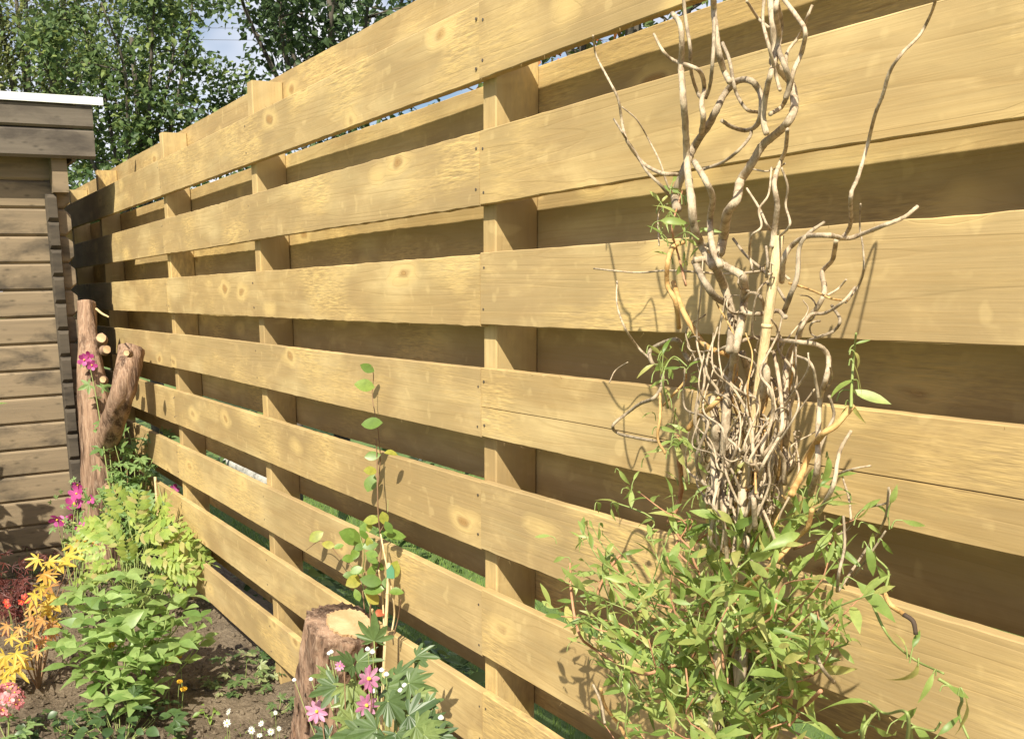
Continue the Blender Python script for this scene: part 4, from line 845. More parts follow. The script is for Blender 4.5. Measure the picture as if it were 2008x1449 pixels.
# -- yellow button flowers near it
BUT = plain('yellow_button', (0.72, 0.42, 0.03), .7)
def ball_flower(r=.011):
    m = MB(); 
    for i in range(60):
        z = 1-2*(i+.5)/60; a = i*2.4; q = Vector((math.sqrt(1-z*z)*math.cos(a), math.sqrt(1-z*z)*math.sin(a), z*.7))*r; n = q.normalized(); s = n.orthogonal().normalized()*r*.28; t = n.cross(s)
        m.add([q*.6-s, q*.6+s, q*1.15+t*.6, q*1.15-t*.6], [(0, 1, 2), (0, 2, 3)])
    return m.me('button_flower', BUT)
bf = ball_flower()
bp = onZ(300, 1400, .02); bpl = thing('button_flower_plant', 'thin stemmed plant dotted with small round yellow flowers behind the green shrub', 'flower', (bp.x, bp.y, 0))
for (x, y) in [(234,1254),(219,1264),(328,1299),(351,1286),(360,1350),(352,1336),(422,1428)]:
    tp = atD(x, y, GD+rnd.uniform(-.12, .0)); b0 = Vector((tp.x+rnd.uniform(-.02, .02), tp.y+rnd.uniform(-.02, .02), 0)) 
    simple_stem(bpl, [b0, b0.lerp(tp, .6)+rvec(.006), tp], .0016, .001, STEM_G); ob('flower', bf, bpl, Matrix.Translation(tp-base(bpl)) @ Matrix.Rotation(rnd.uniform(-.6, .6), 4, 'X') @ Matrix.Scale(rnd.uniform(.8, 1.15), 4))
# -- lime plant with pinnate fronds
LM = leaf_material('lime_frond', (0.24, 0.36, 0.07), (0.44, 0.52, 0.13), .45, .5, (0.50, 0.42, 0.18))
def frond_mesh(n=6, L=1.0, lw=.36, seed=0):
    r = random.Random(seed); m = MB()
    tube(m, [(0, 0, 0), (.5*L, 0, .03), (L, 0, -.09)], .008, .003, 4, False, 0, nseg=6)
    for i in range(n):
        u = .16+.8*i/n; ll = lw*(1.15-abs(u-.45)*1.1); z = .03*math.sin(u*3)-.10*u*u
        for s in (-1, 1):
            a = Vector((u, 0, z)); d = Vector((.42, s, -.1+r.uniform(-.12, .12))).normalized(); sd_ = Vector((1, -s*.4, 0)).normalized()
            w_ = ll*.21; m.add([a, a+d*ll*.35-sd_*w_+Vector((0, 0, .012)), a+d*ll*.35+sd_*w_, a+d*ll*.7-sd_*w_*.75, a+d*ll*.7+sd_*w_*.75+Vector((0, 0, .01)), a+d*ll+Vector((.01, 0, -.03))], [(0, 1, 2), (1, 3, 4, 2), (3, 5, 4)])
    d = Vector((1, 0, -.1)); m.add([(.97*L, 0, -.08), (1.05*L, .03, -.09), (1.05*L, -.03, -.09), (1.16*L, 0, -.12)], [(0, 1, 3, 2)])
    return m.me('frond', LM)
FRM = [frond_mesh(6, 1, .38, k) for k in range(3)]
lb = atD(255, 1150, 4.25); lb.z = 0.0
lp = thing('lime_fern_plant', 'yellow green plant with feathery fronds in front of the forked stump', 'plant', (lb.x, lb.y, 0)); LD = dep(lb)
for (x, y, ang, L, dd) in [(230,1060,150,80,0),(260,1050,20,90,0),(255,1040,60,60,.05),(300,1070,15,95,-.02),(330,1060,-5,70,.05),(345,1060,-30,70,-.05),(215,1075,200,50,-.1),(270,1085,-10,80,-.1),(235,1100,190,60,-.12),(300,1100,0,70,-.1),(320,1110,-20,75,-.12),(215,1110,215,50,-.14),(255,1105,90,60,-.05),(285,1040,40,60,.1),(240,1030,130,50,.1),(330,1090,-40,70,-.1),(200,1090,170,50,.0),(280,1130,-20,60,-.15),(300,1020,60,70,.12),(250,1010,110,70,.12),(220,1040,160,70,.05),(350,1085,-15,80,.0),(310,1130,-30,70,-.1),(190,1060,180,60,.05),(265,1025,80,70,.0),(240,1075,120,70,-.05),(335,1040,20,80,.1),(205,1130,200,70,-.1),(370,1075,0,60,.1),(285,1065,45,80,-.08),(225,1130,160,60,-.15),(305,1045,70,50,.05)]:
    p = atD(x, y, LD+dd); a = math.radians(ang); d = SIDE*math.cos(a)+UPV*math.sin(a)*.8+VIEW*rnd.uniform(-.1, .5)
    b0 = Vector((lb.x+rnd.uniform(-.06, .06), lb.y+rnd.uniform(-.06, .06), 0)); simple_stem(lp, [b0, b0.lerp(p, .6)+rvec(.01), p], .003, .0018, STEM_G)
    ob('frond', rnd.choice(FRM), lp, orient(p-base(lp), d, UPV*.8+VIEW*.7+rvec(.2), L*LD/F_PX))
# -- mallow with lobed leaves and magenta flowers
ML = leaf_material('mallow_leaf', (0.13, 0.23, 0.06), (0.25, 0.36, 0.13), .38, .5)
MLM = [lobed_mesh('mallow_leaf', ML, [(-115, .55), (-58, .78), (0, 1.0), (58, .78), (115, .55)], .5, True, .25, .08, 1.25, k) for k in range(4)]
MAG = leaf_material('magenta_petal', (0.46, 0.05, 0.24), (0.62, 0.13, 0.40), .4, .5)
PNK = leaf_material('pink_petal', (0.60, 0.20, 0.40), (0.72, 0.36, 0.54), .4, .5)
YEL = plain('yellow_stamens', (0.75, 0.48, 0.06), .7)
pet = [(0, .08), (.2, .2), (.5, .34), (.8, .36), (.95, .24), (1, .12)]
def bloom_mesh(name, mat, n, prof, cup, lift=0.0, seed=0):
    r = random.Random(seed); m = MB()
    for k in range(n):
        a = 2*math.pi*k/n+r.uniform(-.1, .1); L = r.uniform(.88, 1.08); pm = []
        ns = 5
        for i in range(ns+1):
            t = i/ns; w_ = np.interp(t, [q[0] for q in prof], [q[1] for q in prof]); zz = cup*t*t+lift*t+r.uniform(-.02, .02)
            for s in (-1, 0, 1): pm.append(Vector((math.cos(a)*t*L-math.sin(a)*s*w_, math.sin(a)*t*L+math.cos(a)*s*w_, zz+abs(s)*.05*(1 if k % 2 else -1))))
        m.add(pm, [(i*3+j, i*3+j+3, i*3+j+4, i*3+j+1) for i in range(ns) for j in range(2)])
    return m.me(name, mat, True)
def disc_flower_centre(name, mat, r=.3, h=.12):
    m = MB(); V = [(r*math.cos(k*math.pi/5), r*math.sin(k*math.pi/5), .01) for k in range(10)]+[(r*.6*math.cos(k*math.pi/5), r*.6*math.sin(k*math.pi/5), h) for k in range(10)]+[(0, 0, h*1.2)]
    m.add(V, [(k, (k+1) % 10, 10+(k+1) % 10, 10+k) for k in range(10)]+[(10+k, 10+(k+1) % 10, 20) for k in range(10)]); return m.me(name, mat, True)
MF = [bloom_mesh('mallow_flower', MAG, 5, pet, .35, .1, k) for k in range(3)]; CEN = disc_flower_centre('flower_centre', YEL, .16, .22)
def flower(root, p, d, s, meshes, cen=CEN, name='flower'):
    z = Vector(d).normalized(); x = z.orthogonal().normalized(); x.rotate(Matrix.Rotation(rnd.uniform(0, 6), 3, z)); y = z.cross(x); q = Vector(p)-base(root)
    mw = Matrix(((x.x*s, y.x*s, z.x*s, q.x), (x.y*s, y.y*s, z.y*s, q.y), (x.z*s, y.z*s, z.z*s, q.z), (0, 0, 0, 1)))
    f = ob(name, rnd.choice(meshes), root, mw); ob('flower_centre', cen, f, Matrix.Translation((0, 0, .02))); return f
mbp_ = atD(250, 1080, 4.75); mbp_.z = 0
ma = thing('mallow_plant', 'tall mallow with lobed grey green leaves and magenta flowers against the forked stump', 'flower', (mbp_.x, mbp_.y, 0)); MD = dep(mbp_)
for (tx, ty, dd, n, fl) in [(212,815,0,6,0),(250,840,.05,6,0),(285,850,.05,5,0),(315,840,.1,5,0),(300,900,0,6,0),(265,880,-.05,6,0),(340,960,.05,5,1),(310,950,-.05,5,0),(270,960,-.1,6,0),(240,930,-.02,5,0),(225,870,-.06,5,0),(330,1010,-.05,4,0),(290,1000,-.1,5,0),(250,1000,-.14,5,0),(215,1000,-.1,5,0),(172,700,-.02,2,1),(190,960,-.1,4,0),(380,1060,-.1,3,1)]:
    tp = atD(tx, ty, MD+dd); b0 = Vector((mbp_.x+rnd.uniform(-.08, .08), mbp_.y+rnd.uniform(-.06, .06), 0))
    P = simple_stem(ma, [b0, b0.lerp(tp, .4)+rvec(.02), b0.lerp(tp, .75)+rvec(.02), tp], .0042, .0018, STEM_G)
    n *= 3
    for i in range(n):
        u = .42+.58*(i+rnd.random())/n; k = min(int(u*(len(P)-1)), len(P)-2); d = Vector((rnd.gauss(0, 1), rnd.gauss(0, 1), rnd.uniform(-.3, .4))).normalized(); q = P[k]+d*rnd.uniform(.02, .06)
        ob('leaf', rnd.choice(MLM), ma, orient(q-base(ma), d, UPV*.7+VIEW*.8+rvec(.35), rnd.uniform(.036, .066)))
    if fl: flower(ma, tp, VIEW+rvec(.3), .030, MF)
flower(ma, atD(165, 706, MD-.03), VIEW+rvec(.4), .032, MF); flower(ma, atD(180, 716, MD-.05), VIEW+Vector((.3, .3, -.3)), .026, MF)
mb2 = atD(150, 1110, 4.5); mb2.z = 0
m2 = thing('mallow_plant', 'small mallow with a cluster of deep magenta blooms in front of the shed wall', 'flower', (mb2.x, mb2.y, 0)); D2 = dep(mb2)
for (x, y, s) in [(146,988,.046),(150,968,.034),(112,1018,.036),(124,1024,.034),(140,1012,.026),(158,1035,.024),(165,1022,.022),(178,980,.022),(152,950,.026)]:
    tp = atD(x, y, D2+rnd.uniform(-.06, .06)); b0 = Vector((mb2.x+rnd.uniform(-.04, .04), mb2.y+rnd.uniform(-.04, .04), 0)); P = simple_stem(m2, [b0, b0.lerp(tp, .6)+rvec(.015), tp], .003, .0014, STEM_G)
    flower(m2, tp, VIEW+rvec(.45), s, MF)
    for i in range(4):
        k = rnd.randint(len(P)//2, len(P)-2); d = rvec(1).normalized(); ob('leaf', rnd.choice(MLM), m2, orient(P[k]+d*.03-base(m2), d, UPV*.7+VIEW*.8+rvec(.3), rnd.uniform(.022, .042)))
for (x, y) in [(140,942),(118,965),(100,985),(145,940),(150,945),(108,975),(122,990)]:
    ob('bud', rnd.choice(MLM), m2, orient(atD(x, y, D2)-base(m2), rvec(1), VIEW+rvec(.4), .02))
mc = atD(305, 1060, 4.6); mct = atD(304, 935, 4.6); cane('bamboo_cane', 'short pale cane among the mallow leaves near the forked stump', mct, Vector((mct.x+.01, mct.y, -.05)), .0068, 3)
# -- yellow maple
AY = leaf_material('yellow_maple_leaf', (0.62, 0.46, 0.07), (0.78, 0.63, 0.13), .45, .45, (0.66, 0.36, 0.08))
AO = leaf_material('orange_maple_leaf', (0.55, 0.27, 0.09), (0.66, 0.42, 0.14), .45, .45)
AL = [(-120, .42), (-78, .72), (-38, .92), (0, 1.0), (38, .92), (78, .72), (120, .42)]
AYM = [lobed_mesh('maple_leaf', AY, AL, .34, True, .3, .05, .62, k) for k in range(4)]; AOM = [lobed_mesh('maple_leaf', AO, AL, .34, True, .3, .05, .62, k+9) for k in range(3)]
ab = onZ(75, 1345, .02); ac = thing('golden_maple', 'small maple with golden yellow and orange star shaped leaves at the left edge', 'maple', (ab.x, ab.y, 0)); AD = dep(ab)
apts = []
for (tx, ty, dd) in [(165,1050,.9),(140,1080,.7),(110,1100,.4),(80,1150,.1),(95,1180,.2),(60,1170,-.1),(30,1210,-.1),(15,1300,-.1),(50,1290,-.15),(85,1240,.0),(100,1210,.05)]:
    tp = atD(tx, ty, AD+dd); b0 = Vector((ab.x, ab.y, 0)); P = simple_stem(ac, [b0, b0.lerp(tp, .45)+Vector((0, 0, .06)), b0.lerp(tp, .8)+rvec(.01), tp], .0035, .001, STEM_B)
for (x, y, s, dd, k) in [(165,1050,40,.9,0),(143,1067,40,.75,0),(128,1090,46,.6,0),(120,1105,44,.45,0),(95,1100,36,.4,0),(75,1095,30,.3,0),(85,1125,36,.2,0),(100,1130,34,.2,0),(78,1150,38,.1,0),(98,1150,34,.1,1),(70,1165,34,0,0),(110,1170,38,.1,0),(88,1185,44,.1,0),(95,1195,40,.1,0),(60,1190,30,0,1),(85,1215,34,.0,1),(70,1230,30,0,1),(95,1225,28,.05,1),(60,1240,28,-.05,1),(10,1285,44,-.1,0),(25,1305,46,-.1,0),(12,1325,44,-.12,0),(50,1293,34,-.1,0),(30,1280,36,-.15,0),(5,1300,40,-.05,0),(82,1255,26,0,1),(40,1230,26,-.1,1),(75,1275,24,-.1,1),(20,1250,30,-.05,0),(105,1240,26,.1,1),(45,1260,28,-.1,0),(15,1225,26,0,1),(65,1210,26,0,1),(100,1215,26,.1,0)]:
    q = atD(x, y, AD+dd); d = SIDE*rnd.uniform(-.6, 1)+UPV*rnd.uniform(-1, .1)+VIEW*.4
    ob('leaf', rnd.choice(AOM if k else AYM), ac, orient(q-base(ac), d, UPV*.8+VIEW*.7+rvec(.3), s*1.0*(AD+dd)/F_PX))
# -- dark red cut-leaf clump and red blossoms
DR = leaf_material('dark_red_leaf', (0.07, 0.018, 0.016), (0.16, 0.045, 0.035), .3, .45)
DRM = [lobed_mesh('red_leaf', DR, [(-70, .7), (-35, .9), (0, 1), (35, .9), (70, .7)], .2, True, .4, .1, .4, k) for k in range(3)]
db = onZ(10, 1215, .02); dr = thing('red_leaf_clump', 'dark red finely cut foliage clump at the left edge behind the golden maple', 'plant', (db.x, db.y, 0)); DD = dep(db)
for i in range(150):
    x = rnd.gauss(15, 32); y = rnd.gauss(1150, 26) if i < 105 else rnd.gauss(1215, 22); q = atD(x, y, DD+rnd.uniform(-.25, .15))
    if q.z < .02: q.z = .03
    ob('leaf', rnd.choice(DRM), dr, orient(q-base(dr), SIDE*rnd.gauss(0, 1)+UPV*rnd.uniform(-.9, .4)+VIEW*.4, UPV*.7+VIEW*.7+rvec(.4), rnd.uniform(.03, .06)))
for i in range(9):
    q = atD(rnd.gauss(15, 28), 1150, DD-.03); simple_stem(dr, [(db.x+rnd.uniform(-.04, .04), db.y+rnd.uniform(-.04, .04), 0), (q.x, q.y, max(.1, q.z-.05)), q], .002, .001, STEM_B)
SC = leaf_material('scarlet_petal', (0.62, 0.05, 0.03), (0.72, 0.12, 0.07), .35, .5); SCF = [bloom_mesh('scarlet_flower', SC, 5, pet, .2, .1, k) for k in range(2)]
rb = onZ(40, 1260, .02); rg = thing('red_geranium', 'small scarlet blossoms on thin stems beside the golden maple', 'flower', (rb.x, rb.y, 0)); RD = dep(rb)
for (x, y) in [(48,1170),(42,1180),(54,1178),(12,1180),(15,1187),(88,1252),(75,1270),(85,1303)]:
    q = atD(x, y, RD-.05); simple_stem(rg, [(q.x+.01, q.y, 0), (q.x, q.y+.01, q.z*.6), q], .0015, .001, STEM_G); flower(rg, q, VIEW+UPV*.5+rvec(.3), .014, SCF)
# -- pink geranium head
PG = leaf_material('salmon_petal', (0.72, 0.20, 0.22), (0.80, 0.42, 0.42), .35, .5); PGF = [bloom_mesh('geranium_floret', PG, 5, pet, .15, .1, k) for k in range(3)]
pb = onZ(15, 1449, .02); pg = thing('pink_geranium', 'salmon pink geranium flower head at the bottom left corner', 'flower', (pb.x, pb.y, 0)); PD = dep(pb)
hc = atD(12, 1372, PD-.02); simple_stem(pg, [(pb.x, pb.y, 0), (hc.x, hc.y, hc.z*.5), hc], .003, .0022, STEM_G)
for i in range(34):
    n = rvec(1).normalized(); n = (n+VIEW*.5+UPV*.3).normalized(); flower(pg, hc+n*.052, n+rvec(.15), .017, PGF, CEN, 'floret')
for i in range(9):
    a = rnd.uniform(0, 6.28); q = Vector((pb.x+math.cos(a)*.07, pb.y+math.sin(a)*.07, .06)); simple_stem(pg, [(pb.x, pb.y, 0), q], .0018, .0014, STEM_G); ob('leaf', rnd.choice(MLM), pg, orient(q-base(pg), Vector((math.cos(a), math.sin(a), .1)), UPV+rvec(.2), .045))
# -- dark low foliage at the bottom
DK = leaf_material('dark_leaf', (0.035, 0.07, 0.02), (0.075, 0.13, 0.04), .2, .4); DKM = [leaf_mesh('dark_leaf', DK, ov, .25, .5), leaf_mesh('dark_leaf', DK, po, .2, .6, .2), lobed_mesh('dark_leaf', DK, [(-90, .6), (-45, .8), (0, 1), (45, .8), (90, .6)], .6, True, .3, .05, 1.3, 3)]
def low_clump(name, label, px_, py_, n, rad, hgt, meshes, s0, s1, cat='plant'):
    c = onZ(px_, py_, .02); t = thing(name, label, cat, (c.x, c.y, 0))
    for i in range(n):
        a = rnd.uniform(0, 6.28); r = rad*math.sqrt(rnd.random()); q = Vector((c.x+r*math.cos(a), c.y+r*math.sin(a), hgt*rnd.uniform(.25, 1)*(1-.5*r/rad)))
        if i % 3 == 0: simple_stem(t, [(c.x+r*.3*math.cos(a), c.y+r*.3*math.sin(a), 0), (q.x, q.y, q.z*.7), q], .0016, .001, STEM_G)
        ob('leaf', rnd.choice(meshes), t, orient(q-base(t), Vector((math.cos(a), math.sin(a), rnd.uniform(-.3, .4))), UPV+VIEW*.3+rvec(.35), rnd.uniform(s0, s1)))
    return t
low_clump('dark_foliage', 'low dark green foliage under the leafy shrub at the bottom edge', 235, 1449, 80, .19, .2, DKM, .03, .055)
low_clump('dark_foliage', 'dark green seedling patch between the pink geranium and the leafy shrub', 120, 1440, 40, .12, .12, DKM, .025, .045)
IV = leaf_material('ivy_leaf', (0.05, 0.10, 0.03), (0.16, 0.22, 0.08), .3, .4, (0.36, 0.38, 0.18)); IVM = [lobed_mesh('ivy_leaf', IV, [(-100, .5), (-50, .72), (0, 1), (50, .72), (100, .5)], .55, True, .3, .06, 1.2, k) for k in range(3)]
low_clump('ivy_clump', 'low ivy growing against the foot of the fence left of the short stump', 478, 1330, 70, .17, .13, IVM, .022, .045)
low_clump('ivy_clump', 'few pale ivy leaves on the soil just left of the short stump', 545, 1385, 18, .06, .06, IVM, .018, .034)
WG = leaf_material('weed_leaf', (0.16, 0.26, 0.05), (0.26, 0.38, 0.08), .4, .45); WGM = [leaf_mesh('weed_leaf', WG, po, .25, .5), leaf_mesh('weed_leaf', WG, ov, .2, .4)]
low_clump('weed', 'small bright green weed on bare soil left of the daisies', 412, 1400, 14, .04, .07, WGM, .018, .034)
low_clump('weed', 'tiny pale weed seedlings at the bottom edge below the leafy shrub', 368, 1440, 12, .035, .05, WGM, .012, .022)
low_clump('foliage_clump', 'green foliage filling the bed beneath the lime fronds', 250, 1190, 110, .22, .26, GLM+IVM, .03, .055)
low_clump('foliage_clump', 'sparse brownish green foliage behind the golden maple by the shed foot', 60, 1130, 30, .16, .20, IVM+DRM, .025, .045)
# -- daisies
DW = leaf_material('daisy_ray', (0.78, 0.78, 0.74), (0.84, 0.84, 0.80), .3, .5); dpf = [(0, .05), (.3, .1), (.7, .12), (.92, .09), (1, .03)]
DWM = [bloom_mesh('daisy', DW, 13, dpf, -.05, .05, k) for k in range(3)]; DC = disc_flower_centre('daisy_centre', YEL, .26, .14)
yb = onZ(500, 1449, .02); dz = thing('daisy_plant', 'patch of small white daisies with yellow centres on soil left of the short stump', 'flower', (yb.x, yb.y, 0)); YD = dep(yb)
for (x, y, s) in [(448,1395,.012),(445,1417,.014),(493,1431,.013),(512,1418,.011),(531,1434,.012),(540,1397,.008),(509,1441,.010),(547,1428,.009)]:
    q = atD(x, y, YD-.04); simple_stem(dz, [(q.x+rnd.uniform(-.015, .015), q.y, 0), (q.x, q.y, q.z*.6), q], .0011, .0008, STEM_G); flower(dz, q, VIEW*.7+UPV*.6+rvec(.3), s, DWM, DC)
for i in range(40):
    q = Vector((yb.x+rnd.gauss(0, .05), yb.y+rnd.gauss(0, .06), rnd.uniform(.02, .06))); ob('leaf', rnd.choice(WGM), dz, orient(q-base(dz), rvec(1)+UPV*.5, UPV+rvec(.5), rnd.uniform(.01, .02), .6))
# -- anemone by the near stump
AN = leaf_material('anemone_leaf', (0.05, 0.09, 0.032), (0.135, 0.20, 0.065), .25, .42, (0.24, 0.30, 0.10)); ANM = [lobed_mesh('anemone_leaf', AN, [(-110, .5), (-75, .72), (-38, .9), (0, 1), (38, .9), (75, .72), (110, .5)], .74, True, .35, .15, .95, k) for k in range(5)]
ANF = [bloom_mesh('anemone_flower', PNK, 9, [(0, .05), (.3, .15), (.7, .2), (.92, .13), (1, .04)], .08, .08, k) for k in range(3)]; WB = plain('white_bud', (0.72, 0.70, 0.66), .6)
def Ez(x, y): return (350+x/3.651, 1100+y/3.651)
AYp = -0.26; ap0 = onY(760, 1500, AYp); an_ = thing('anemone_plant', 'anemone with broad toothed leaves and pink flowers in front of the short stump', 'flower', (ap0.x, ap0.y, 0))
def apt(x, y, dy=0): return onY(*Ez(x, y), AYp+dy)
for (x, y, ang, s, dy) in [(1400,570,90,150,.06),(1250,740,140,150,0),(1130,900,200,150,-.03),(1090,830,160,110,.0),(1280,720,20,140,.02),(1210,880,-70,160,-.02),(1480,900,10,170,0),(1560,820,30,150,.04),(1650,870,-20,150,.0),(1700,960,10,110,.0),(1500,1000,-60,170,-.05),(1650,1100,-10,190,-.04),(1420,1200,200,180,-.06),(1700,1180,-40,190,-.06),(1560,1230,-80,150,-.08),(1330,1240,180,170,-.07),(1250,1150,150,120,-.05),(1080,1250,190,120,-.04),(1800,1150,0,130,-.02),(1700,680,10,120,.1),(1620,760,60,110,.08),(1240,1000,-90,160,-.02),(1760,1240,-30,150,-.08),(1480,1260,-100,150,-.1),(1360,880,60,110,.03),(1780,1020,30,90,.0),(1600,990,70,110,.02),(1200,1270,210,140,-.08),(1050,880,185,70,.0),(1850,1250,-10,130,-.05),(1550,1120,40,150,-.03),(1400,1090,120,130,-.03)]:
    p = apt(x, y, dy); a = math.radians(ang); d = SIDE*math.cos(a)+UPV*math.sin(a)*.7+VIEW*rnd.uniform(0, .5)
    simple_stem(an_, [(ap0.x+rnd.uniform(-.05, .05), ap0.y+rnd.uniform(-.04, .04), 0), (p.x*.6+ap0.x*.4, p.y*.6+ap0.y*.4, p.z*.65), p], .0026, .0016, STEM_G)
    ob('leaf', rnd.choice(ANM), an_, orient(p-base(an_), d, UPV*.75+VIEW*.65+rvec(.25), s*1.3/3.651*dep(p)/F_PX))
for (x, y, s) in [(1360,840,.028),(990,1075,.028),(1345,1030,.026),(1155,750,.012)]:
    p = apt(x, y, -.06); simple_stem(an_, [(ap0.x, ap0.y, 0), (p.x*.6+ap0.x*.4, p.y, p.z*.6), p+Vector((0, .01, -.01))], .002, .0014, STEM_B); flower(an_, p, VIEW+UPV*.2+rvec(.35), s, ANF, CEN)
for (x, y) in [(1095,650),(1355,630),(1390,650),(1080,660),(1620,890),(1590,925),(1630,985),(1880,1120),(1370,1180),(950,845),(830,850),(1455,780),(1490,810),(1400,930)]:
    p = apt(x, y, .0); simple_stem(an_, [(ap0.x, ap0.y, .1), (p.x*.7+ap0.x*.3, p.y, p.z*.7), p], .0014, .0009, STEM_G)
    m = MB(); tube(m, [(0, 0, -.006), (0, 0, 0), (0, 0, .006)], .003, .003, 8, True, 0, nseg=6, radii=[.001, .005, .0066, .005, .001]); ob('bud', m.me('bud', WB, True), an_, Matrix.Translation(p-base(an_)))
# -- off to the left: shrub whose shade falls on the shed wall
ub = Vector((-2.95, -1.12, 0)); us = thing('leafy_shrub', 'leafy shrub just left of view whose shade falls on the shed wall', 'shrub', ub)
for i in range(44):
    tp = ub+Vector((rnd.gauss(0, .17), rnd.gauss(0, .14), rnd.uniform(.3, 1.15)))
    P = simple_stem(us, [ub+Vector((rnd.uniform(-.05, .05), rnd.uniform(-.05, .05), 0)), ub.lerp(tp, .5)+rvec(.03), tp], .004, .0015, STEM_G); scatter_leaves(us, P, 6, GLM, .09, .14, .35)

# ------------------------------------------------------------------ trees beyond the fence
def tree_leaf_material(name, c0, c1, c2=None): return leaf_material(name, c0, c1, .30, .5, c2, .3)
TB = bark_material('tree_bark', (0.05, 0.042, 0.034), (0.13, 0.11, 0.088), (0.17, 0.145, 0.12), 1.0, (8, 8, 2))
def tree(name, label, c, trunk_z, crown, n, lsize, mat, seed, limbs=9, group=None, gap=.5, cat='tree', berries=None):
    r = random.Random(seed); cx, cy = c; t = thing(name, label, cat, (cx, cy, 0), group)
    zc, rx, ry, rz = crown; m = MB(); tips = []
    tube(m, [(0, 0, -.1), (.05, .02, trunk_z*.6), (0, .05, trunk_z), (.05, 0, zc+rz*.35)], .05+.03*rx, .02, 10, True, .06)
    twig = []
    for i in range(limbs):
        a = 2*math.pi*i/limbs+r.uniform(-.3, .3); el = r.uniform(-.3, 1.0); z0 = trunk_z*r.uniform(.75, 1.15)
        e = Vector((math.cos(a)*rx*.85*math.cos(el), math.sin(a)*ry*.85*math.cos(el), zc+math.sin(el)*rz*.85))
        P = tube(m, [(0, 0, z0), Vector((0, 0, z0)).lerp(e, .4)+Vector((0, 0, .15)), Vector((0, 0, z0)).lerp(e, .75)+Vector((r.uniform(-.1, .1), r.uniform(-.1, .1), .1)), e], .018+.012*rx, .006, 7, True, .05, nseg=12)
        twig += P[4:]
        for j in range(5):
            q = P[r.randint(4, 12)]; e2 = q+Vector((r.gauss(0, .5), r.gauss(0, .5), r.gauss(.1, .4)))*min(rx, 1.6)*.75
            P2 = tube(m, [q, q.lerp(e2, .5)+Vector((0, 0, .06)), e2], .008, .003, 5, True, .05, nseg=6); twig += P2[2:]
    ob('trunk', m.me('trunk', TB, True), t)
    crown_mb = MB(); cl_ = []
    while len(cl_) < 40:
        v = Vector((r.gauss(0, 1), r.gauss(0, 1), r.gauss(0, 1))).normalized()*(r.random()**.42)
        if mnoise.noise(v*1.7+Vector((seed, 0, 0))) > -gap+.1: cl_.append((Vector((v.x*rx, v.y*ry, zc+v.z*rz)), r.uniform(.22, .42)*min(rx, rz, 1.9)))
    cl_ += [(q, .22*min(rx, 1.8)) for q in twig]
    for i in range(n):
        q, s = r.choice(cl_); p = q+Vector((r.gauss(0, .40), r.gauss(0, .40), r.gauss(0, .34)))*s
        d = Vector((r.gauss(0, 1), r.gauss(0, 1), r.gauss(-.35, .6))).normalized(); nn = Vector((r.gauss(.3, .5), r.gauss(-.3, .5), r.gauss(.8, .4))); nn = (nn-d*nn.dot(d)).normalized(); y = nn.cross(d)
        L = lsize*r.uniform(.6, 1.25); W_ = L*.36
        crown_mb.add([p, p+d*L*.35+y*W_+nn*L*.08, p+d*L*.4, p+d*L*.35-y*W_+nn*L*.08, p+d*L-nn*L*.12], [(0, 2, 1), (0, 3, 2), (1, 2, 4), (2, 3, 4)])
    cr = ob('crown', crown_mb.me('crown', mat), t); cr['kind'] = 'stuff'
    if berries:
        bm_, nb = berries; m = MB()
        for i in range(nb):
            q, s = r.choice(cl_); q = q+Vector((r.gauss(0, .4), r.gauss(0, .4), r.gauss(0, .4)))*s
            for k in range(9):
                p = q+Vector((r.gauss(0, .022), r.gauss(0, .022), r.gauss(0, .018))); rr = .006
                V = [p+Vector(d)*rr for d in ((1,0,0),(-1,0,0),(0,1,0),(0,-1,0),(0,0,1),(0,0,-1))]; m.add(V, [(0,2,4),(2,1,4),(1,3,4),(3,0,4),(2,0,5),(1,2,5),(3,1,5),(0,3,5)])
        ob('berries', m.me('berries', bm_, True), t, kind='stuff')
    return t
TL1 = tree_leaf_material('olive_tree_leaf', (0.085, 0.11, 0.032), (0.21, 0.225, 0.075)); TL2 = tree_leaf_material('green_tree_leaf', (0.045, 0.085, 0.028), (0.14, 0.20, 0.065), (0.24, 0.29, 0.08)); TL3 = tree_leaf_material('dark_tree_leaf', (0.03, 0.06, 0.022), (0.085, 0.13, 0.045))
def tp(x, y, d): p = atD(x, y, d); return (p.x, p.y), p.z
c, z = tp(40, 110, 11.5); tree('garden_tree', 'broad olive green tree rising behind the shed roof', c, 2.2, (z+.2, 1.75, 1.9, 2.1), 15000, .07, TL1, 11, 10, 'trees beyond the fence')
c, z = tp(262, 175, 9.0); tree('garden_tree', 'dense mid green tree behind the far end of the fence', c, 1.6, (z, .95, 1.2, 1.25), 9500, .068, TL2, 23, 9, 'trees beyond the fence', .25)
c, z = tp(640, 10, 7.5); tree('garden_tree', 'dark open tree with sky showing between its branches above the fence middle', c, 1.8, (z+.1, .95, 1.0, .8), 4600, .066, TL3, 31, 10, 'trees beyond the fence', .15)
c, z = tp(190, 330, 12.0); tree('garden_bush', 'leafy bush low behind the fence beside the shed', c, .8, (1.9, 1.3, 1.2, 1.5), 9000, .08, TL2, 47, 7, 'trees beyond the fence', cat='bush')
RB = plain('red_berries', (0.62, 0.06, 0.02), .35); RWL = tree_leaf_material('rowan_leaf', (0.05, 0.09, 0.025), (0.14, 0.18, 0.05), (0.45, 0.14, 0.04))
c, z = tp(1230, 70, 4.2); tree('rowan_tree', 'rowan with red berries glimpsed through the top gap of the fence', c, 1.4, (z+.25, .8, .7, .62), 3200, .05, RWL, 53, 8, 'trees beyond the fence', .3, berries=(RB, 60))
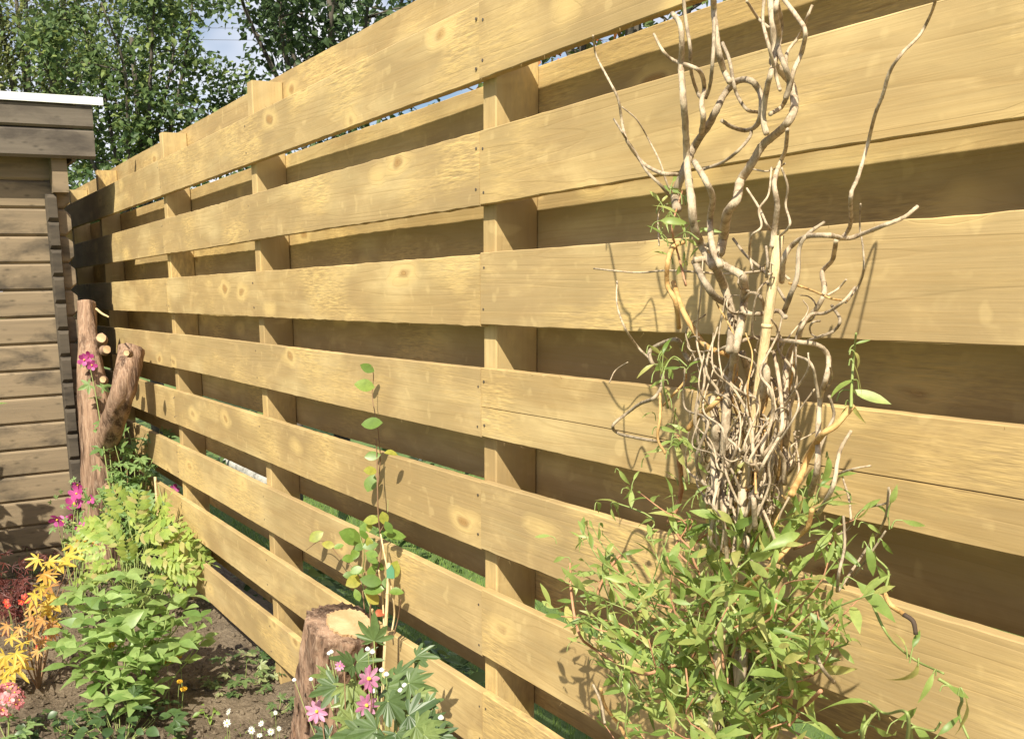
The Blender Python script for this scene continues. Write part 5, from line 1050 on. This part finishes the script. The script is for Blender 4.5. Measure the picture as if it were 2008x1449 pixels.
c, z = tp(540, 190, 6.5); tree('garden_bush', 'leafy bush showing as specks in the top gap between the middle posts', c, .7, (1.85, .75, .7, .9), 3600, .06, TL3, 61, 7, 'trees beyond the fence', .3, cat='bush')
# neighbour's low border plants along the far side of the fence
for i, (x, y, rd, hg, lab) in enumerate([(-1.15, .46, .22, .30, 'low leafy plant behind the fence foot beyond the climbing plant'), (-1.75, .42, .2, .22, 'low leafy plant behind the fence near the second post'), (-2.6, .55, .3, .34, 'low leafy plant behind the fence near the far post'), (-0.05, .55, .16, .22, 'low leafy plant behind the fence next to the nearest post'), (-3.9, 2.3, .5, .5, 'leafy border plant standing on the far lawn'), (-5.3, 2.75, .55, .6, 'broad leafy border plant at the far side of the lawn'), (-8.5, 2.6, .9, .8, 'large border shrub at the far end of the lawn')]):
    t = thing('border_plant', lab, 'plant', (x, y, -.42 if y > 1 else soil_h(x, y)), 'border plants beyond the fence')
    m = MB(); ms_ = MB()
    for k in range(170):
        a = rnd.uniform(0, 6.28); r = rd*math.sqrt(rnd.random()); q = Vector((r*math.cos(a), r*math.sin(a), hg*rnd.uniform(.1, 1)*(1-.4*r/rd))); joined(m, rnd.choice(GLM), orient(q, Vector((math.cos(a), math.sin(a), rnd.uniform(-.5, .5))), UPV+rvec(.4), rnd.uniform(.05, .09)*(1+rd)))
        if k % 14 == 0: tube(ms_, [(0, 0, 0), q*.6, q], .003, .001, 5)
    ob('foliage', m.me('foliage', TL2, True), t, kind='stuff'); ob('stems', ms_.me('stems', STEM_G), t, kind='stuff')
# grey log lying beyond, and a white plant label
LG = bark_material('grey_log', (0.20, 0.19, 0.17), (0.48, 0.46, 0.42), (0.55, 0.53, 0.5), 1.0, (5, 5, 9))
p0, p1 = onZ(440, 899, -.36), onZ(522, 947, -.36); lg = thing('grey_log', 'mottled grey log lying on the ground, glimpsed through a fence gap', 'log', ((p0.x+p1.x)/2, (p0.y+p1.y)/2, 0)); m = MB(); tube(m, rel(lg, [p0, p0.lerp(p1, .5), p1]), .055, .05, 12, True, .08); ob('log_body', m.me('log_body', LG, True), lg)
q = onZ(823, 908, -.15); m = MB(); m.box(-.017, .017, -.0015, .0015, -.28, .04); o = ob('plant_label', m.me('plant_label', WHITE), None, Matrix.Translation(q) @ Matrix.Rotation(1.1, 4, 'Z')); tag(o, 'small white plant label glimpsed through the fence gap', 'plant label')

# faint overhead wires across the sky
WR = plain('wire', (0.03, 0.03, 0.035), .5)
for (ya, yb, lab) in [(68, 78, 'lower thin overhead wire crossing the sky behind the trees'), (47, 52, 'higher thin overhead wire crossing the sky behind the trees')]:
    a, b = atD(-400, ya, 24), atD(1500, yb, 24); t = thing('overhead_wire', lab, 'wire', ((a.x+b.x)/2, (a.y+b.y)/2, 0)); m = MB(); tube(m, rel(t, [a, a.lerp(b, .5)+Vector((0, 0, -.08)), b]), .005, .005, 5, True, 0, nseg=24); ob('cable', m.me('cable', WR), t)
